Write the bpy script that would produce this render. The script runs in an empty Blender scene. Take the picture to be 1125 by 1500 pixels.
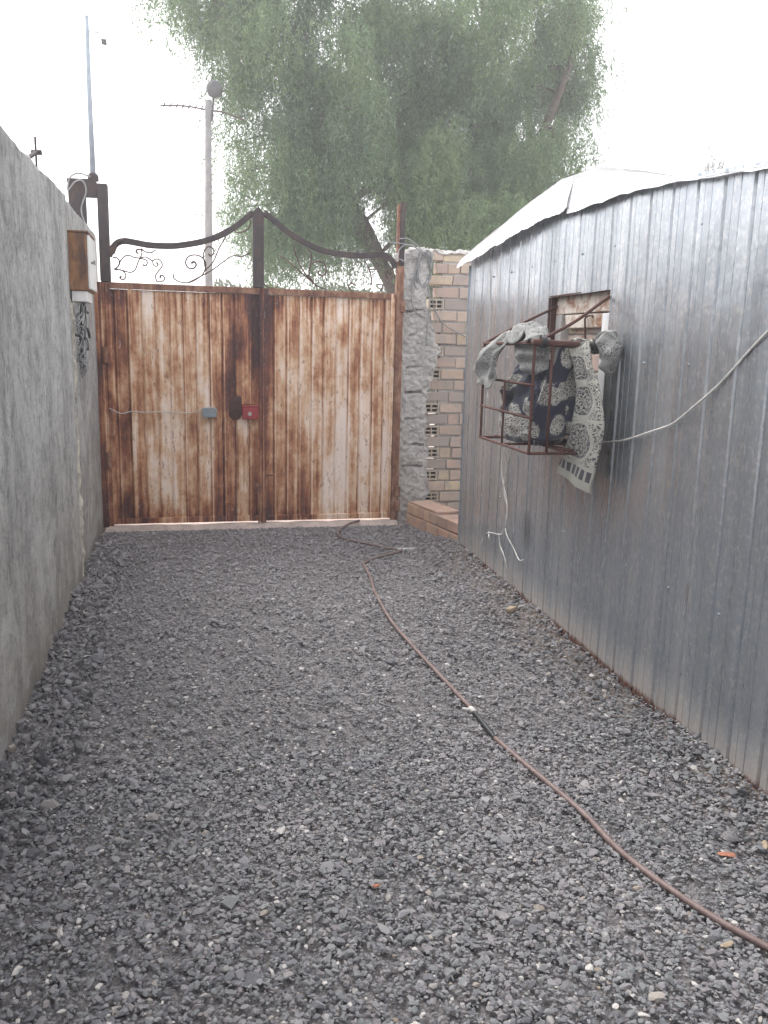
import bpy, math, random
import numpy as np
from mathutils import Vector, Matrix
random.seed(7); RNG = np.random.default_rng(7)
sc = bpy.context.scene; COL = sc.collection

# ---------------------------------------------------------------- camera, sky, sun, exposure
cam = bpy.data.cameras.new('camera'); camo = bpy.data.objects.new('camera', cam); COL.objects.link(camo)
R_ = Vector((0.97287, -0.23009, 0.02409)); U_ = Vector((0.021164, 0.192211, 0.981125)); F_ = Vector((0.23038, 0.953998, -0.191866))
M_ = Matrix((R_, U_, -F_)).transposed().to_4x4(); M_.translation = Vector((0, 0, 1.65)); camo.matrix_world = M_
cam.sensor_fit = 'VERTICAL'; cam.sensor_height = 36; cam.sensor_width = 27; cam.lens = 29.118
cam.clip_start = 0.05; cam.clip_end = 600
sc.camera = camo
sc.view_settings.view_transform = 'Standard'; sc.view_settings.look = 'None'; sc.view_settings.gamma = 1.0
sc.view_settings.exposure = 1.93
sc.render.engine = 'CYCLES'
sc.cycles.use_denoising = True
sc.cycles.max_bounces = 8; sc.cycles.volume_bounces = 1; sc.cycles.transparent_max_bounces = 8
SUN_EL, SUN_AZ = math.radians(52), math.radians(-25)     # azimuth from +Y (down the lane) towards +X
world = bpy.data.worlds.new('World'); sc.world = world; world.use_nodes = True
wn = world.node_tree; wn.nodes.clear()
sky = wn.nodes.new('ShaderNodeTexSky'); sky.sky_type = 'NISHITA'; sky.sun_disc = False
sky.sun_elevation = SUN_EL; sky.sun_rotation = SUN_AZ; sky.dust_density = 5.0; sky.air_density = 1.0; sky.ozone_density = 1.0
hs = wn.nodes.new('ShaderNodeHueSaturation'); hs.inputs['Saturation'].default_value = 0.22
mx = wn.nodes.new('ShaderNodeMix'); mx.data_type = 'RGBA'; mx.inputs[0].default_value = 0.55
mx.inputs[7].default_value = (7.0, 6.95, 7.15, 1)           # the even white of the cloud cover
bg = wn.nodes.new('ShaderNodeBackground'); bg.inputs['Strength'].default_value = 0.1
wo = wn.nodes.new('ShaderNodeOutputWorld')
wn.links.new(sky.outputs[0], hs.inputs['Color']); wn.links.new(hs.outputs[0], mx.inputs[6])
wn.links.new(mx.outputs[2], bg.inputs['Color']); wn.links.new(bg.outputs[0], wo.inputs['Surface'])
sl = bpy.data.lights.new('sun', 'SUN'); sl.energy = 0.7; sl.angle = math.radians(25); sl.color = (1, 0.97, 0.93)
so = bpy.data.objects.new('sun', sl); COL.objects.link(so)
sd = Vector((math.sin(SUN_AZ)*math.cos(SUN_EL), math.cos(SUN_AZ)*math.cos(SUN_EL), math.sin(SUN_EL)))
so.rotation_euler = sd.to_track_quat('Z', 'Y').to_euler()

# ---------------------------------------------------------------- material helpers
class Nodes:
    def __init__(s, name):
        s.m = bpy.data.materials.new(name); s.m.use_nodes = True; s.t = s.m.node_tree; s.t.nodes.clear()
        s.out = s.t.nodes.new('ShaderNodeOutputMaterial')
    def n(s, typ, ins=None, out=0, **props):
        nd = s.t.nodes.new('ShaderNode' + typ)
        for k, v in props.items(): setattr(nd, k, v)
        for k, v in (ins or {}).items(): s.put(nd.inputs[k], v)
        return nd.outputs[out]
    def put(s, sock, v):
        if isinstance(v, bpy.types.NodeSocket): s.t.links.new(v, sock)
        elif isinstance(v, (tuple, list)) and len(v) == 3 and sock.type == 'RGBA': sock.default_value = (*v, 1)
        else: sock.default_value = v
    def coord(s, kind='Object'):
        nd = s.t.nodes.new('ShaderNodeTexCoord'); return nd.outputs[kind]
    def pos(s):
        return s.t.nodes.new('ShaderNodeNewGeometry').outputs['Position']
    def island(s):
        return s.t.nodes.new('ShaderNodeNewGeometry').outputs['Random Per Island']
    def scale(s, v, sx, sy, sz):
        return s.n('VectorMath', {0: v, 1: (sx, sy, sz)}, operation='MULTIPLY')
    def noise(s, v, sc_, det=4, rough=.55, dist=0.0, out=0):
        return s.n('TexNoise', {'Vector': v, 'Scale': sc_, 'Detail': det, 'Roughness': rough, 'Distortion': dist}, out)
    def math(s, op, a, b=0.0, c=0.0, clamp=False):
        return s.n('Math', {0: a, 1: b, 2: c}, operation=op, use_clamp=clamp)
    def map(s, v, a, b, c=0.0, d=1.0):
        return s.n('MapRange', {0: v, 1: a, 2: b, 3: c, 4: d})
    def mix(s, f, a, b, blend='MIX'):
        nd = s.t.nodes.new('ShaderNodeMix'); nd.data_type = 'RGBA'; nd.blend_type = blend
        s.put(nd.inputs[0], f); s.put(nd.inputs[6], a); s.put(nd.inputs[7], b); return nd.outputs[2]
    def ramp(s, f, stops):
        nd = s.t.nodes.new('ShaderNodeValToRGB'); r = nd.color_ramp
        while len(r.elements) < len(stops): r.elements.new(0.5)
        for e, (p, c) in zip(r.elements, stops):
            e.position = p; e.color = (*c, 1) if isinstance(c, (tuple, list)) else (c, c, c, 1)
        s.put(nd.inputs[0], f); return nd.outputs[0]
    def sep(s, v):
        nd = s.t.nodes.new('ShaderNodeSeparateXYZ'); s.put(nd.inputs[0], v); return nd.outputs
    def bump(s, h, st=.4, dist=.01, prev=None):
        ins = {'Height': h, 'Strength': st, 'Distance': dist}
        if prev is not None: ins['Normal'] = prev
        return s.n('Bump', ins)
    def bsdf(s, color, rough=.8, metal=0.0, normal=None, spec=.3, sheen=0.0):
        ins = {'Base Color': color, 'Roughness': rough, 'Metallic': metal, 'Specular IOR Level': spec}
        if sheen: ins['Sheen Weight'] = sheen
        if normal is not None: ins['Normal'] = normal
        b = s.n('BsdfPrincipled', ins); s.t.links.new(b, s.out.inputs['Surface']); return s.m

def plain(name, c, rough=.7, metal=0.0, var=.35, sc_=14, bump=.25, c2=None):
    k = Nodes(name); o = k.coord()
    f = k.noise(o, sc_, 5, .65)
    d = c2 or tuple(max(0, v*(1-var)) for v in c)
    g = k.noise(o, sc_*6, 3, .6)
    col = k.mix(k.map(f, .35, .68), c, d)
    return k.bsdf(col, rough, metal, k.bump(g, bump, .004))

def mat_plaster():
    k = Nodes('cement_plaster'); P = k.pos(); x, y, z = k.sep(P)
    big = k.noise(P, 1.3, 5, .6, .4)
    bands = k.noise(k.scale(P, 1, 3.4, .22), 1.0, 4, .55, .3)
    streak = k.noise(k.scale(P, 1, 6.5, .8), 1.0, 7, .66, 1.0)
    blot = k.noise(k.scale(P, 1, 1, .8), 8.5, 9, .78, .6)
    grit = k.noise(k.scale(P, 1, 1, .8), 30, 7, .8)
    fine = k.noise(P, 75, 6, .78)
    col = k.mix(k.map(big, .33, .68), (.56, .565, .55), (.41, .413, .40))
    col = k.mix(k.math('MULTIPLY', k.map(bands, .42, .58), .6), col, (.255, .252, .255))
    col = k.mix(k.math('MULTIPLY', k.map(streak, .50, .66), .3), col, (.20, .195, .19))
    col = k.mix(k.math('MULTIPLY', k.map(streak, .44, .33), .2), col, (.60, .595, .585))
    col = k.mix(k.math('MULTIPLY', k.map(blot, .52, .61), .65), col, (.19, .185, .18))
    col = k.mix(k.math('MULTIPLY', k.map(blot, .47, .38), .5), col, (.64, .635, .62))
    col = k.mix(k.math('MULTIPLY', k.map(grit, .52, .62), .65), col, (.16, .155, .15))
    col = k.mix(k.math('MULTIPLY', k.map(grit, .42, .32), .45), col, (.62, .61, .6))
    col = k.mix(k.math('MULTIPLY', k.map(fine, .52, .7), .5), col, (.18, .175, .17))
    earth = k.math('MULTIPLY', k.map(k.math('ADD', z, k.math('MULTIPLY', blot, 1.2)), 1.9, .5), .7)
    col = k.mix(earth, col, k.mix(k.map(blot, .35, .65), (.36, .315, .265), (.22, .195, .175)))
    splash = k.math('MULTIPLY', k.map(k.math('ADD', z, k.math('MULTIPLY', streak, .35)), .42, .16), .6)
    col = k.mix(splash, col, (.17, .15, .135))
    patch = k.noise(k.scale(P, 1, .8, 1), 2.3, 5, .6, .8)
    col = k.mix(k.math('MULTIPLY', k.map(patch, .56, .60), .35), col, (.56, .555, .54))
    col = k.mix(k.math('MULTIPLY', k.map(patch, .43, .38), .4), col, (.215, .21, .205))
    pit = k.n('TexVoronoi', {'Vector': P, 'Scale': 30.0, 'Randomness': 1.0})
    pm = k.math('MULTIPLY', k.map(pit, .2, .08), k.map(k.noise(P, 5, 2), .46, .56))
    col = k.mix(k.math('MULTIPLY', pm, .7), col, (.09, .085, .08))
    b = k.bump(k.noise(P, 3.2, 4), .6, .06)
    b = k.bump(blot, .7, .025, b); b = k.bump(grit, .8, .012, b); b = k.bump(fine, .5, .006, b)
    return k.bsdf(col, .93, 0, b, .15)

def mat_mortar_pale():
    k = Nodes('pale_mortar'); P = k.pos()
    a = k.noise(P, 16, 7, .72); f = k.noise(P, 70, 4, .7)
    col = k.mix(k.map(a, .38, .64), (.62, .58, .48), (.33, .31, .27))
    return k.bsdf(col, .95, 0, k.bump(f, .7, .01, k.bump(a, .8, .03)), .1)

def mat_mortar_grey():
    k = Nodes('rough_grey_mortar'); P = k.pos()
    a = k.noise(P, 7, 7, .7, .5); f = k.noise(P, 55, 5, .75)
    col = k.mix(k.map(a, .34, .66), (.56, .54, .52), (.39, .375, .36))
    col = k.mix(k.math('MULTIPLY', k.map(f, .55, .8), .6), col, (.18, .17, .165))
    z = k.sep(P)[2]
    col = k.mix(k.math('MULTIPLY', k.map(z, .7, 0.05), .35), col, (.25, .215, .2))
    return k.bsdf(col, .95, 0, k.bump(f, .8, .008, k.bump(a, .9, .03)), .1)

def mat_rust_gate():
    k = Nodes('rust_streaked_cream_paint'); P = k.pos(); x, y, z = k.sep(P)
    bias = k.ramp(k.map(x, -.7, 2.05), [(0, .70), (.10, .56), (.22, .48), (.34, .52), (.43, .58), (.49, .66), (.55, .60), (.64, .43), (.80, .29), (1, .34)])
    col_ = k.n('TexWhiteNoise', {'W': k.math('FLOOR', k.math('DIVIDE', k.math('ADD', x, .013), .116))}, noise_dimensions='1D')
    Pc = k.n('VectorMath', {0: P, 1: k.n('CombineXYZ', {2: k.math('MULTIPLY', col_, .5)})}, operation='ADD')
    streak = k.noise(k.scale(Pc, 15, 15, .7), 1.0, 5, .55, 0)
    streak2 = k.noise(k.scale(P, 48, 48, 1.6), 1.0, 4, .6, 0)
    blot = k.noise(k.scale(Pc, 4.2, 4.2, 1.9), 1.0, 6, .6, .15)
    blot2 = k.noise(k.scale(P, 11, 11, 8), 1.0, 9, .74, .2)
    colr = k.n('TexWhiteNoise', {'W': k.math('FLOOR', k.math('DIVIDE', k.math('ADD', x, .013), .116))}, noise_dimensions='1D')
    m = k.math('ADD', k.math('MULTIPLY', streak, .72), k.math('MULTIPLY', blot, .95))
    m = k.math('ADD', m, k.math('MULTIPLY', streak2, .22))
    m = k.math('ADD', m, k.math('MULTIPLY', k.math('SUBTRACT', blot2, .5), .55))
    m = k.math('ADD', m, k.math('MULTIPLY', k.math('SUBTRACT', colr, .5), .19))
    m = k.math('ADD', m, k.math('MULTIPLY', k.math('SUBTRACT', bias, .5), .75))
    m = k.math('ADD', m, k.map(z, .35, 0, 0, .16))
    cz = k.math('MULTIPLY', k.map(z, .95, 1.6), k.math('MULTIPLY', k.map(x, .30, .50), k.map(x, .80, .66)))
    m = k.math('ADD', m, k.math('MULTIPLY', cz, .30))
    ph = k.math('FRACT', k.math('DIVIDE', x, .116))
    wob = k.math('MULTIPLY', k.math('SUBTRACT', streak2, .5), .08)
    groove_shade = k.math('MULTIPLY', k.map(k.math('ABSOLUTE', k.math('SUBTRACT', k.math('ADD', ph, wob), .87)), .07, .02), k.math('MULTIPLY', k.map(col_, .25, .9), .17))  # rust darkened along each groove, rib shade put into the colour
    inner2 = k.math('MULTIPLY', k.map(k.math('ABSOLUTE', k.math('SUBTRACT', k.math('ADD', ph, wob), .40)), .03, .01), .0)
    ridge = k.math('MULTIPLY', k.map(k.math('ABSOLUTE', k.math('SUBTRACT', k.math('ADD', ph, wob), .03)), .055, .015), k.math('MULTIPLY', k.map(col_, .1, .7), -.22))  # cream paint lightened along rib edges, a highlight put into the colour
    m = k.math('ADD', k.math('ADD', m, groove_shade), k.math('ADD', inner2, ridge))
    hz_ = k.math('MULTIPLY', k.map(k.math('ABSOLUTE', k.math('SUBTRACT', k.math('ADD', z, k.math('MULTIPLY', blot2, .05)), 1.42)), .02, .004), k.math('MULTIPLY', k.map(blot2, .4, .6), .03))
    dr = k.math('MULTIPLY', k.map(k.math('SUBTRACT', z, k.math('MULTIPLY', streak2, .9)), 1.05, 1.5), k.map(streak2, .48, .62))
    m = k.math('ADD', m, k.math('ADD', hz_, k.math('MULTIPLY', dr, .14)))
    m = k.map(m, .66, 1.37)
    c = k.ramp(m, [(.0, (.78, .66, .58)), (.20, (.72, .55, .43)), (.30, (.62, .42, .275)), (.42, (.50, .28, .16)), (.54, (.37, .165, .085)), (.66, (.235, .085, .045)), (.82, (.11, .04, .033)), (1, (.06, .026, .027))])
    chips = k.noise(k.scale(P, 30, 30, 9), 1.0, 6, .8)
    c = k.mix(k.math('MULTIPLY', k.map(chips, .575, .63), .75), c, (.19, .085, .045))
    c = k.mix(k.math('MULTIPLY', k.map(chips, .39, .33), .6), c, (.70, .60, .52))
    b = k.bump(blot, .3, .03); b = k.bump(chips, .35, .006, b)
    return k.bsdf(c, k.map(m, .2, .8, .55, .85), 0, b, .35)

def mat_rust_bar(name, c1, c2, c3):
    k = Nodes(name); P = k.pos()
    a = k.noise(k.scale(P, 1, 1, .5), 14, 6, .7, .6); f = k.noise(P, 90, 4, .7)
    c = k.ramp(a, [(.3, c1), (.5, c2), (.68, c3)])
    return k.bsdf(c, .8, 0, k.bump(f, .5, .004), .3)

def mat_brick(name='buff_brick', tint=(1, 1, 1)):
    k = Nodes(name); P = k.pos(); r = k.island()
    c = k.ramp(r, [(0, (.53, .42, .32)), (.16, (.62, .51, .36)), (.34, (.50, .37, .31)), (.5, (.57, .455, .37)), (.66, (.38, .325, .295)), (.8, (.58, .46, .375)), (1, (.47, .36, .31))])
    a = k.noise(P, 9, 6, .65); f = k.noise(P, 80, 5, .75)
    c = k.mix(k.math('MULTIPLY', k.map(a, .42, .64), .7), c, (.37, .33, .305))
    c = k.mix(k.math('MULTIPLY', k.map(f, .56, .75), .5), c, (.2, .16, .13))
    c = k.mix(1.0, c, tint, 'MULTIPLY')
    return k.bsdf(c, .92, 0, k.bump(f, .6, .005), .15)

def mat_shed():
    k = Nodes('weathered_grey_sheet_metal'); P = k.pos(); x, y, z = k.sep(P)
    st = k.noise(k.scale(P, 9, 9, .7), 1.0, 3, .5, 0)
    sp = k.noise(k.scale(P, 40, 40, 27), 1.0, 8, .8)
    big = k.noise(P, 1.7, 5, .6)
    fine = k.noise(k.scale(P, 70, 70, 30), 1.0, 3, .7)
    c = k.mix(k.map(st, .3, .72), (.425, .46, .50), (.35, .39, .435))
    c = k.mix(k.math('MULTIPLY', k.map(big, .4, .7), .5), c, (.36, .38, .40))
    c = k.mix(k.math('MULTIPLY', k.map(sp, .51, .61), .62), c, (.66, .65, .63))
    c = k.mix(k.math('MULTIPLY', k.map(sp, .42, .33), .5), c, (.15, .17, .20))
    c = k.mix(k.math('MULTIPLY', k.map(fine, .58, .8), .3), c, (.5, .48, .46))
    runs = k.noise(k.scale(P, 7, 7, .5), 1.0, 3, .5, 0)
    c = k.mix(k.math('MULTIPLY', k.map(runs, .52, .68), .32), c, (.25, .27, .295))
    c = k.mix(k.math('MULTIPLY', k.map(runs, .48, .36), .4), c, (.58, .59, .60))
    rs = k.math('MULTIPLY', k.map(k.noise(k.scale(P, 9, 9, 4), 1.0, 4, .6), .69, .75), .5)
    c = k.mix(rs, c, (.40, .25, .20))
    dust = k.math('MULTIPLY', k.map(k.math('ADD', z, k.math('MULTIPLY', k.math('ADD', st, k.math('MULTIPLY', sp, .5)), .28)), .46, .20), .85)
    c = k.mix(dust, c, (.36, .30, .255))
    edge = k.map(k.math('ADD', z, k.math('MULTIPLY', sp, .09)), .105, .08)
    c = k.mix(edge, c, (.12, .05, .035))
    sd_ = k.math('ADD', k.math('POWER', k.math('DIVIDE', k.math('SUBTRACT', y, 4.99), .13), 2.0), k.math('POWER', k.math('DIVIDE', k.math('SUBTRACT', z, .50), .17), 2.0))
    c = k.mix(k.math('MULTIPLY', k.map(k.math('ADD', sd_, st), 1.5, .3), .65), c, (.07, .075, .085))
    ro = k.math('ADD', k.map(st, .3, .7, .22, .38), k.math('MULTIPLY', dust, .4))
    b = k.bump(big, .18, .05); b = k.bump(sp, .05, .003, b)
    return k.bsdf(c, ro, k.math('SUBTRACT', .76, k.math('MULTIPLY', dust, .76)), b, .45)

def mat_gravel():
    k = Nodes('crushed_stone'); P = k.pos()
    t = k.n('Attribute', {}, 2, attribute_name='tone')
    c = k.ramp(t, [(0, (.075, .077, .085)), (.18, (.115, .12, .13)), (.36, (.165, .168, .18)), (.48, (.185, .198, .198)), (.58, (.23, .23, .24)), (.68, (.20, .185, .195)), (.78, (.29, .29, .295)), (.85, (.22, .20, .195)), (.91, (.37, .365, .355)), (.965, (.29, .24, .185)), (.985, (.47, .45, .41)), (1, (.54, .52, .49))])
    a = k.noise(P, 110, 5, .7)
    c = k.mix(k.math('MULTIPLY', k.map(a, .5, .7), .45), c, (.21, .2, .2))
    c = k.mix(k.math('MULTIPLY', k.map(a, .45, .3), .4), c, (.08, .08, .085))
    big = k.noise(P, 1.1, 4, .6)
    x, y, z = k.sep(P)
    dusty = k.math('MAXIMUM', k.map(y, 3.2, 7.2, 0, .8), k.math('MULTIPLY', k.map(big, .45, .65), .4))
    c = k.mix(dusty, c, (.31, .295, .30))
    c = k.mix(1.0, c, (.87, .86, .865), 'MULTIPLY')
    return k.bsdf(c, .85, 0, k.bump(a, .4, .004), .25)

def mat_bed():
    k = Nodes('gravel_dust_bed'); P = k.pos(); x, y, z = k.sep(P)
    v = k.n('TexVoronoi', {'Vector': P, 'Scale': 85.0}, 0)
    a = k.noise(P, 40, 6, .7); b = k.noise(P, 2.2, 5, .6)
    c = k.mix(k.map(a, .35, .65), (.14, .132, .138), (.24, .226, .224))
    c = k.mix(k.math('MULTIPLY', k.map(k.math('ADD', x, k.math('MULTIPLY', b, .5)), 2.05, 2.4), .8), c, (.2, .155, .125))
    return k.bsdf(c, .95, 0, k.bump(v, .8, .015, k.bump(a, .6, .01)), .1)

def mat_street():
    k = Nodes('pale_dusty_paving'); P = k.pos()
    a = k.noise(P, 6, 6, .65); f = k.noise(P, 60, 4)
    return k.bsdf(k.mix(k.map(a, .35, .65), (.62, .54, .49), (.5, .43, .39)), .95, 0, k.bump(f, .4, .01), .1)

def mat_leaf(name, c1, c2, c3):
    k = Nodes(name); t = k.n('Attribute', {}, 2, attribute_name='tone')
    c = k.ramp(t, [(0, c1), (.5, c2), (1, c3)])
    d = k.n('BsdfDiffuse', {'Color': c}); tr = k.n('BsdfTranslucent', {'Color': k.mix(.5, c, (.16, .2, .06))})
    g = k.n('BsdfGlossy', {'Color': (1, 1, 1), 'Roughness': .45})
    m1 = k.n('MixShader', {0: .35, 1: d, 2: tr}); m2 = k.n('MixShader', {0: .05, 1: m1, 2: g})
    k.t.links.new(m2, k.out.inputs['Surface']); return k.m

def mat_damask(name, base, ink, mode):
    # woven ornament laid out in the cloth's own UV, metres of cloth
    k = Nodes(name); uv = k.coord('UV'); P = k.scale(uv, 1, 1, 0)
    wob = k.noise(P, 22, 3, .5, 0, 1)
    Pw = k.n('VectorMath', {0: P, 1: k.n('VectorMath', {0: wob, 3: .02}, operation='SCALE')}, operation='ADD')
    fine = k.n('TexVoronoi', {'Vector': Pw, 'Scale': 62.0}, 0, feature='DISTANCE_TO_EDGE')
    mid = k.n('TexVoronoi', {'Vector': Pw, 'Scale': 30.0}, 0, feature='F1')
    lace = k.math('MULTIPLY', k.map(fine, .06, .11), k.map(k.math('SINE', k.math('MULTIPLY', mid, 22.0)), -.75, -.35))
    u, v, w = k.sep(P)
    if mode == 'rug':
        # oval medallions, cream dividing lines, a scalloped end border and a plain hem (v runs 0 at hem to .78)
        fv = k.math('SUBTRACT', k.math('FRACT', k.math('DIVIDE', k.math('SUBTRACT', v, .10), .21)), .5)
        e = k.math('SQRT', k.math('ADD', k.math('POWER', k.math('DIVIDE', k.math('SUBTRACT', u, .115), .078), 2.0), k.math('POWER', k.math('DIVIDE', fv, .40), 2.0)))
        oval = k.map(e, 1.02, .96); ring = k.math('MULTIPLY', k.map(e, 1.22, 1.16), k.map(e, .98, 1.02))
        ang = k.math('ARCTAN2', fv, k.math('MULTIPLY', k.math('SUBTRACT', u, .115), 5.0))
        pet = k.math('ABSOLUTE', k.math('SINE', k.math('ADD', k.math('MULTIPLY', ang, 4.0), k.math('MULTIPLY', e, 2.0))))
        rings = k.math('ABSOLUTE', k.math('SINE', k.math('ADD', k.math('MULTIPLY', e, 8.5), k.math('MULTIPLY', k.math('COSINE', k.math('MULTIPLY', ang, 8.0)), .8))))
        m_in = k.math('MULTIPLY', k.math('MULTIPLY', k.math('MAXIMUM', k.map(pet, .20, .4), k.map(e, .5, .6)), k.map(rings, .22, .42)), k.map(fine, .03, .07))
        ink_f = k.math('ADD', k.math('MULTIPLY', oval, m_in), k.math('MULTIPLY', k.math('SUBTRACT', 1.0, oval), k.math('MULTIPLY', lace, .95)))
        ink_f = k.math('MULTIPLY', ink_f, k.math('SUBTRACT', 1.0, ring))
        line = k.map(k.math('ABSOLUTE', fv), .46, .475)
        ink_f = k.math('MULTIPLY', ink_f, k.math('SUBTRACT', 1.0, line))
        scal = k.math('MULTIPLY', k.math('GREATER_THAN', v, .052), k.math('LESS_THAN', v, .092))
        sc2 = k.map(k.math('ABSOLUTE', k.math('SINE', k.math('MULTIPLY', u, 95.0))), .45, .55)
        ink_f = k.math('MULTIPLY', ink_f, k.math('GREATER_THAN', v, .1))
        ink_f = k.math('ADD', ink_f, k.math('MULTIPLY', scal, sc2), clamp=True)
    elif mode == 'navy':
        big = k.n('TexVoronoi', {'Vector': k.scale(Pw, 1, .8, 1), 'Scale': 7.5, 'Randomness': .55}, 0, feature='F1')
        motif = k.map(big, .40, .36)
        band = k.map(k.math('SINE', k.math('MULTIPLY', k.math('ADD', v, .02), 14.0)), .62, .72)
        pale = k.math('MAXIMUM', motif, band)
        core = k.math('MULTIPLY', k.map(big, .13, .10), motif)
        ink_f = k.math('SUBTRACT', 1.0, k.math('MULTIPLY', pale, k.math('SUBTRACT', 1.0, k.math('MULTIPLY', lace, .85))))
        ink_f = k.math('MAXIMUM', ink_f, k.math('MULTIPLY', core, .5))
    else:
        patch = k.map(k.noise(P, 9, 2), .44, .54)
        ink_f = k.math('MULTIPLY', lace, k.math('ADD', .25, k.math('MULTIPLY', patch, .6)))
    weave = k.noise(P, 400, 2, .6)
    c = k.mix(ink_f, base, ink)
    c = k.mix(k.math('MULTIPLY', k.map(weave, .4, .7), .25), c, (.2, .2, .2))
    soil = k.noise(k.pos(), 11, 5, .7)
    c = k.mix(k.math('MULTIPLY', k.map(soil, .5, .72), .35), c, (.2, .19, .185))
    return k.bsdf(c, .95, 0, k.bump(weave, .3, .003, k.bump(k.noise(P, 26, 4), .35, .012)), .05, .2)

def mat_dirty(name, c1, c2, sx=1, sy=1, sz=.4, lo=.4, hi=.62, scale=9, rough=.6):
    k = Nodes(name); P = k.pos()
    a = k.noise(k.scale(P, sx, sy, sz), scale, 7, .7, .5); f = k.noise(P, 80, 3)
    return k.bsdf(k.mix(k.map(a, lo, hi), c1, c2), rough, 0, k.bump(f, .2, .003), .4)

MT = {}
MT['plaster'] = mat_plaster(); MT['pale_mortar'] = mat_mortar_pale(); MT['grey_mortar'] = mat_mortar_grey()
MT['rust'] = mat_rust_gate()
MT['dark_steel'] = mat_rust_bar('dark_painted_steel', (.040, .034, .038), (.055, .045, .047), (.085, .058, .05))
MT['frame_rust'] = mat_rust_bar('rusty_frame_paint', (.38, .24, .17), (.21, .10, .062), (.10, .045, .035))
MT['cage_rust'] = mat_rust_bar('rusty_iron_bar', (.065, .034, .03), (.10, .045, .036), (.045, .028, .027))
MT['scroll'] = mat_rust_bar('thin_scroll_iron', (.05, .036, .034), (.09, .055, .045), (.2, .13, .10))
MT['brick'] = mat_brick(); MT['kerb_brick'] = mat_brick('pinkish_brick', (1.0, .84, .76)); MT['hollow'] = plain('buff_hollow_brick', (.58, .50, .41), .9, 0, .3, 20, .4); MT['shed'] = mat_shed(); MT['gravel'] = mat_gravel(); MT['bed'] = mat_bed(); MT['street'] = mat_street()
MT['foil'] = mat_dirty('white_roof_sheet', (.88, .88, .89), (.78, .78, .79), rough=.45, lo=.5, hi=.75)
MT['leaf'] = mat_leaf('pepper_leaf', (.04, .095, .042), (.09, .18, .078), (.175, .27, .105))
MT['hedge_leaf'] = mat_leaf('hedge_leaf', (.035, .055, .03), (.06, .085, .045), (.09, .11, .06))
MT['far_leaf'] = mat_leaf('pale_far_leaf', (.07, .075, .07), (.10, .105, .10), (.14, .145, .13))
MT['bark'] = plain('grey_bark', (.12, .10, .085), .95, 0, .5, 8, .8)
MT['meter_side'] = mat_dirty('rusted_cabinet_side', (.29, .14, .06), (.075, .04, .032), 1, 1, .35, .40, .60, 11, .65)
MT['meter_white'] = mat_dirty('white_enamel', (.72, .72, .70), (.50, .48, .45), lo=.5, hi=.7, rough=.45)
MT['wire_dark'] = plain('dark_wire_sheath', (.045, .045, .05), .6)
MT['wire_grey'] = plain('grey_wire_sheath', (.30, .305, .31), .6)
MT['wire_white'] = plain('white_wire_sheath', (.6, .585, .55), .6)
MT['hose'] = mat_dirty('dusty_brown_hose', (.115, .075, .070), (.185, .135, .125), 1, 1, 1, .35, .65, 20, .55)
MT['hose_black'] = plain('black_hose', (.03, .033, .036), .5, 0, .2)
MT['joint'] = plain('white_tape_joint', (.52, .50, .48), .7)
MT['red'] = mat_dirty('red_lock_paint', (.36, .025, .035), (.24, .02, .028), rough=.4)
MT['grey_box'] = mat_dirty('grey_plastic_box', (.21, .25, .28), (.16, .19, .21), rough=.5)
MT['plate'] = plain('dark_brown_plate', (.085, .038, .034), .8, 0, .5, 12)
MT['navy'] = mat_damask('navy_paisley_cloth', (.52, .505, .45), (.022, .027, .055), 'navy')
MT['cream'] = mat_damask('cream_patterned_cloth', (.31, .31, .295), (.05, .055, .065), 'drape')
MT['rug'] = mat_damask('cream_medallion_cloth', (.43, .42, .37), (.045, .05, .062), 'rug')
MT['lamp'] = plain('weathered_zinc', (.13, .135, .14), .6, .3)
MT['pole_blue'] = plain('pale_blue_paint', (.36, .42, .48), .5, .1)
MT['concrete'] = plain('pole_concrete', (.28, .275, .27), .9, 0, .3, 6, .5)
MT['dark_in'] = plain('painted_recess_shade', (.03, .028, .028), .95)
MT['frame_white'] = mat_dirty('white_window_paint', (.74, .75, .76), (.62, .62, .62), rough=.4)
MT['lintel'] = mat_dirty('flaking_lintel_paint', (.72, .66, .58), (.34, .17, .10), 1, 1, 1, .45, .62, 10, .8)
MT['terracotta'] = plain('terracotta', (.36, .155, .10), .9, 0, .4, 40)
MT['tan_stone'] = plain('tan_stone', (.40, .32, .23), .95, 0, .4, 30, .8)
MT['grey_stone'] = plain('grey_stone', (.2, .19, .195), .95, 0, .4, 30, .8)
MT['threshold'] = mat_dirty('pink_concrete_sill', (.52, .43, .39), (.38, .31, .28), rough=.95)

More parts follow.
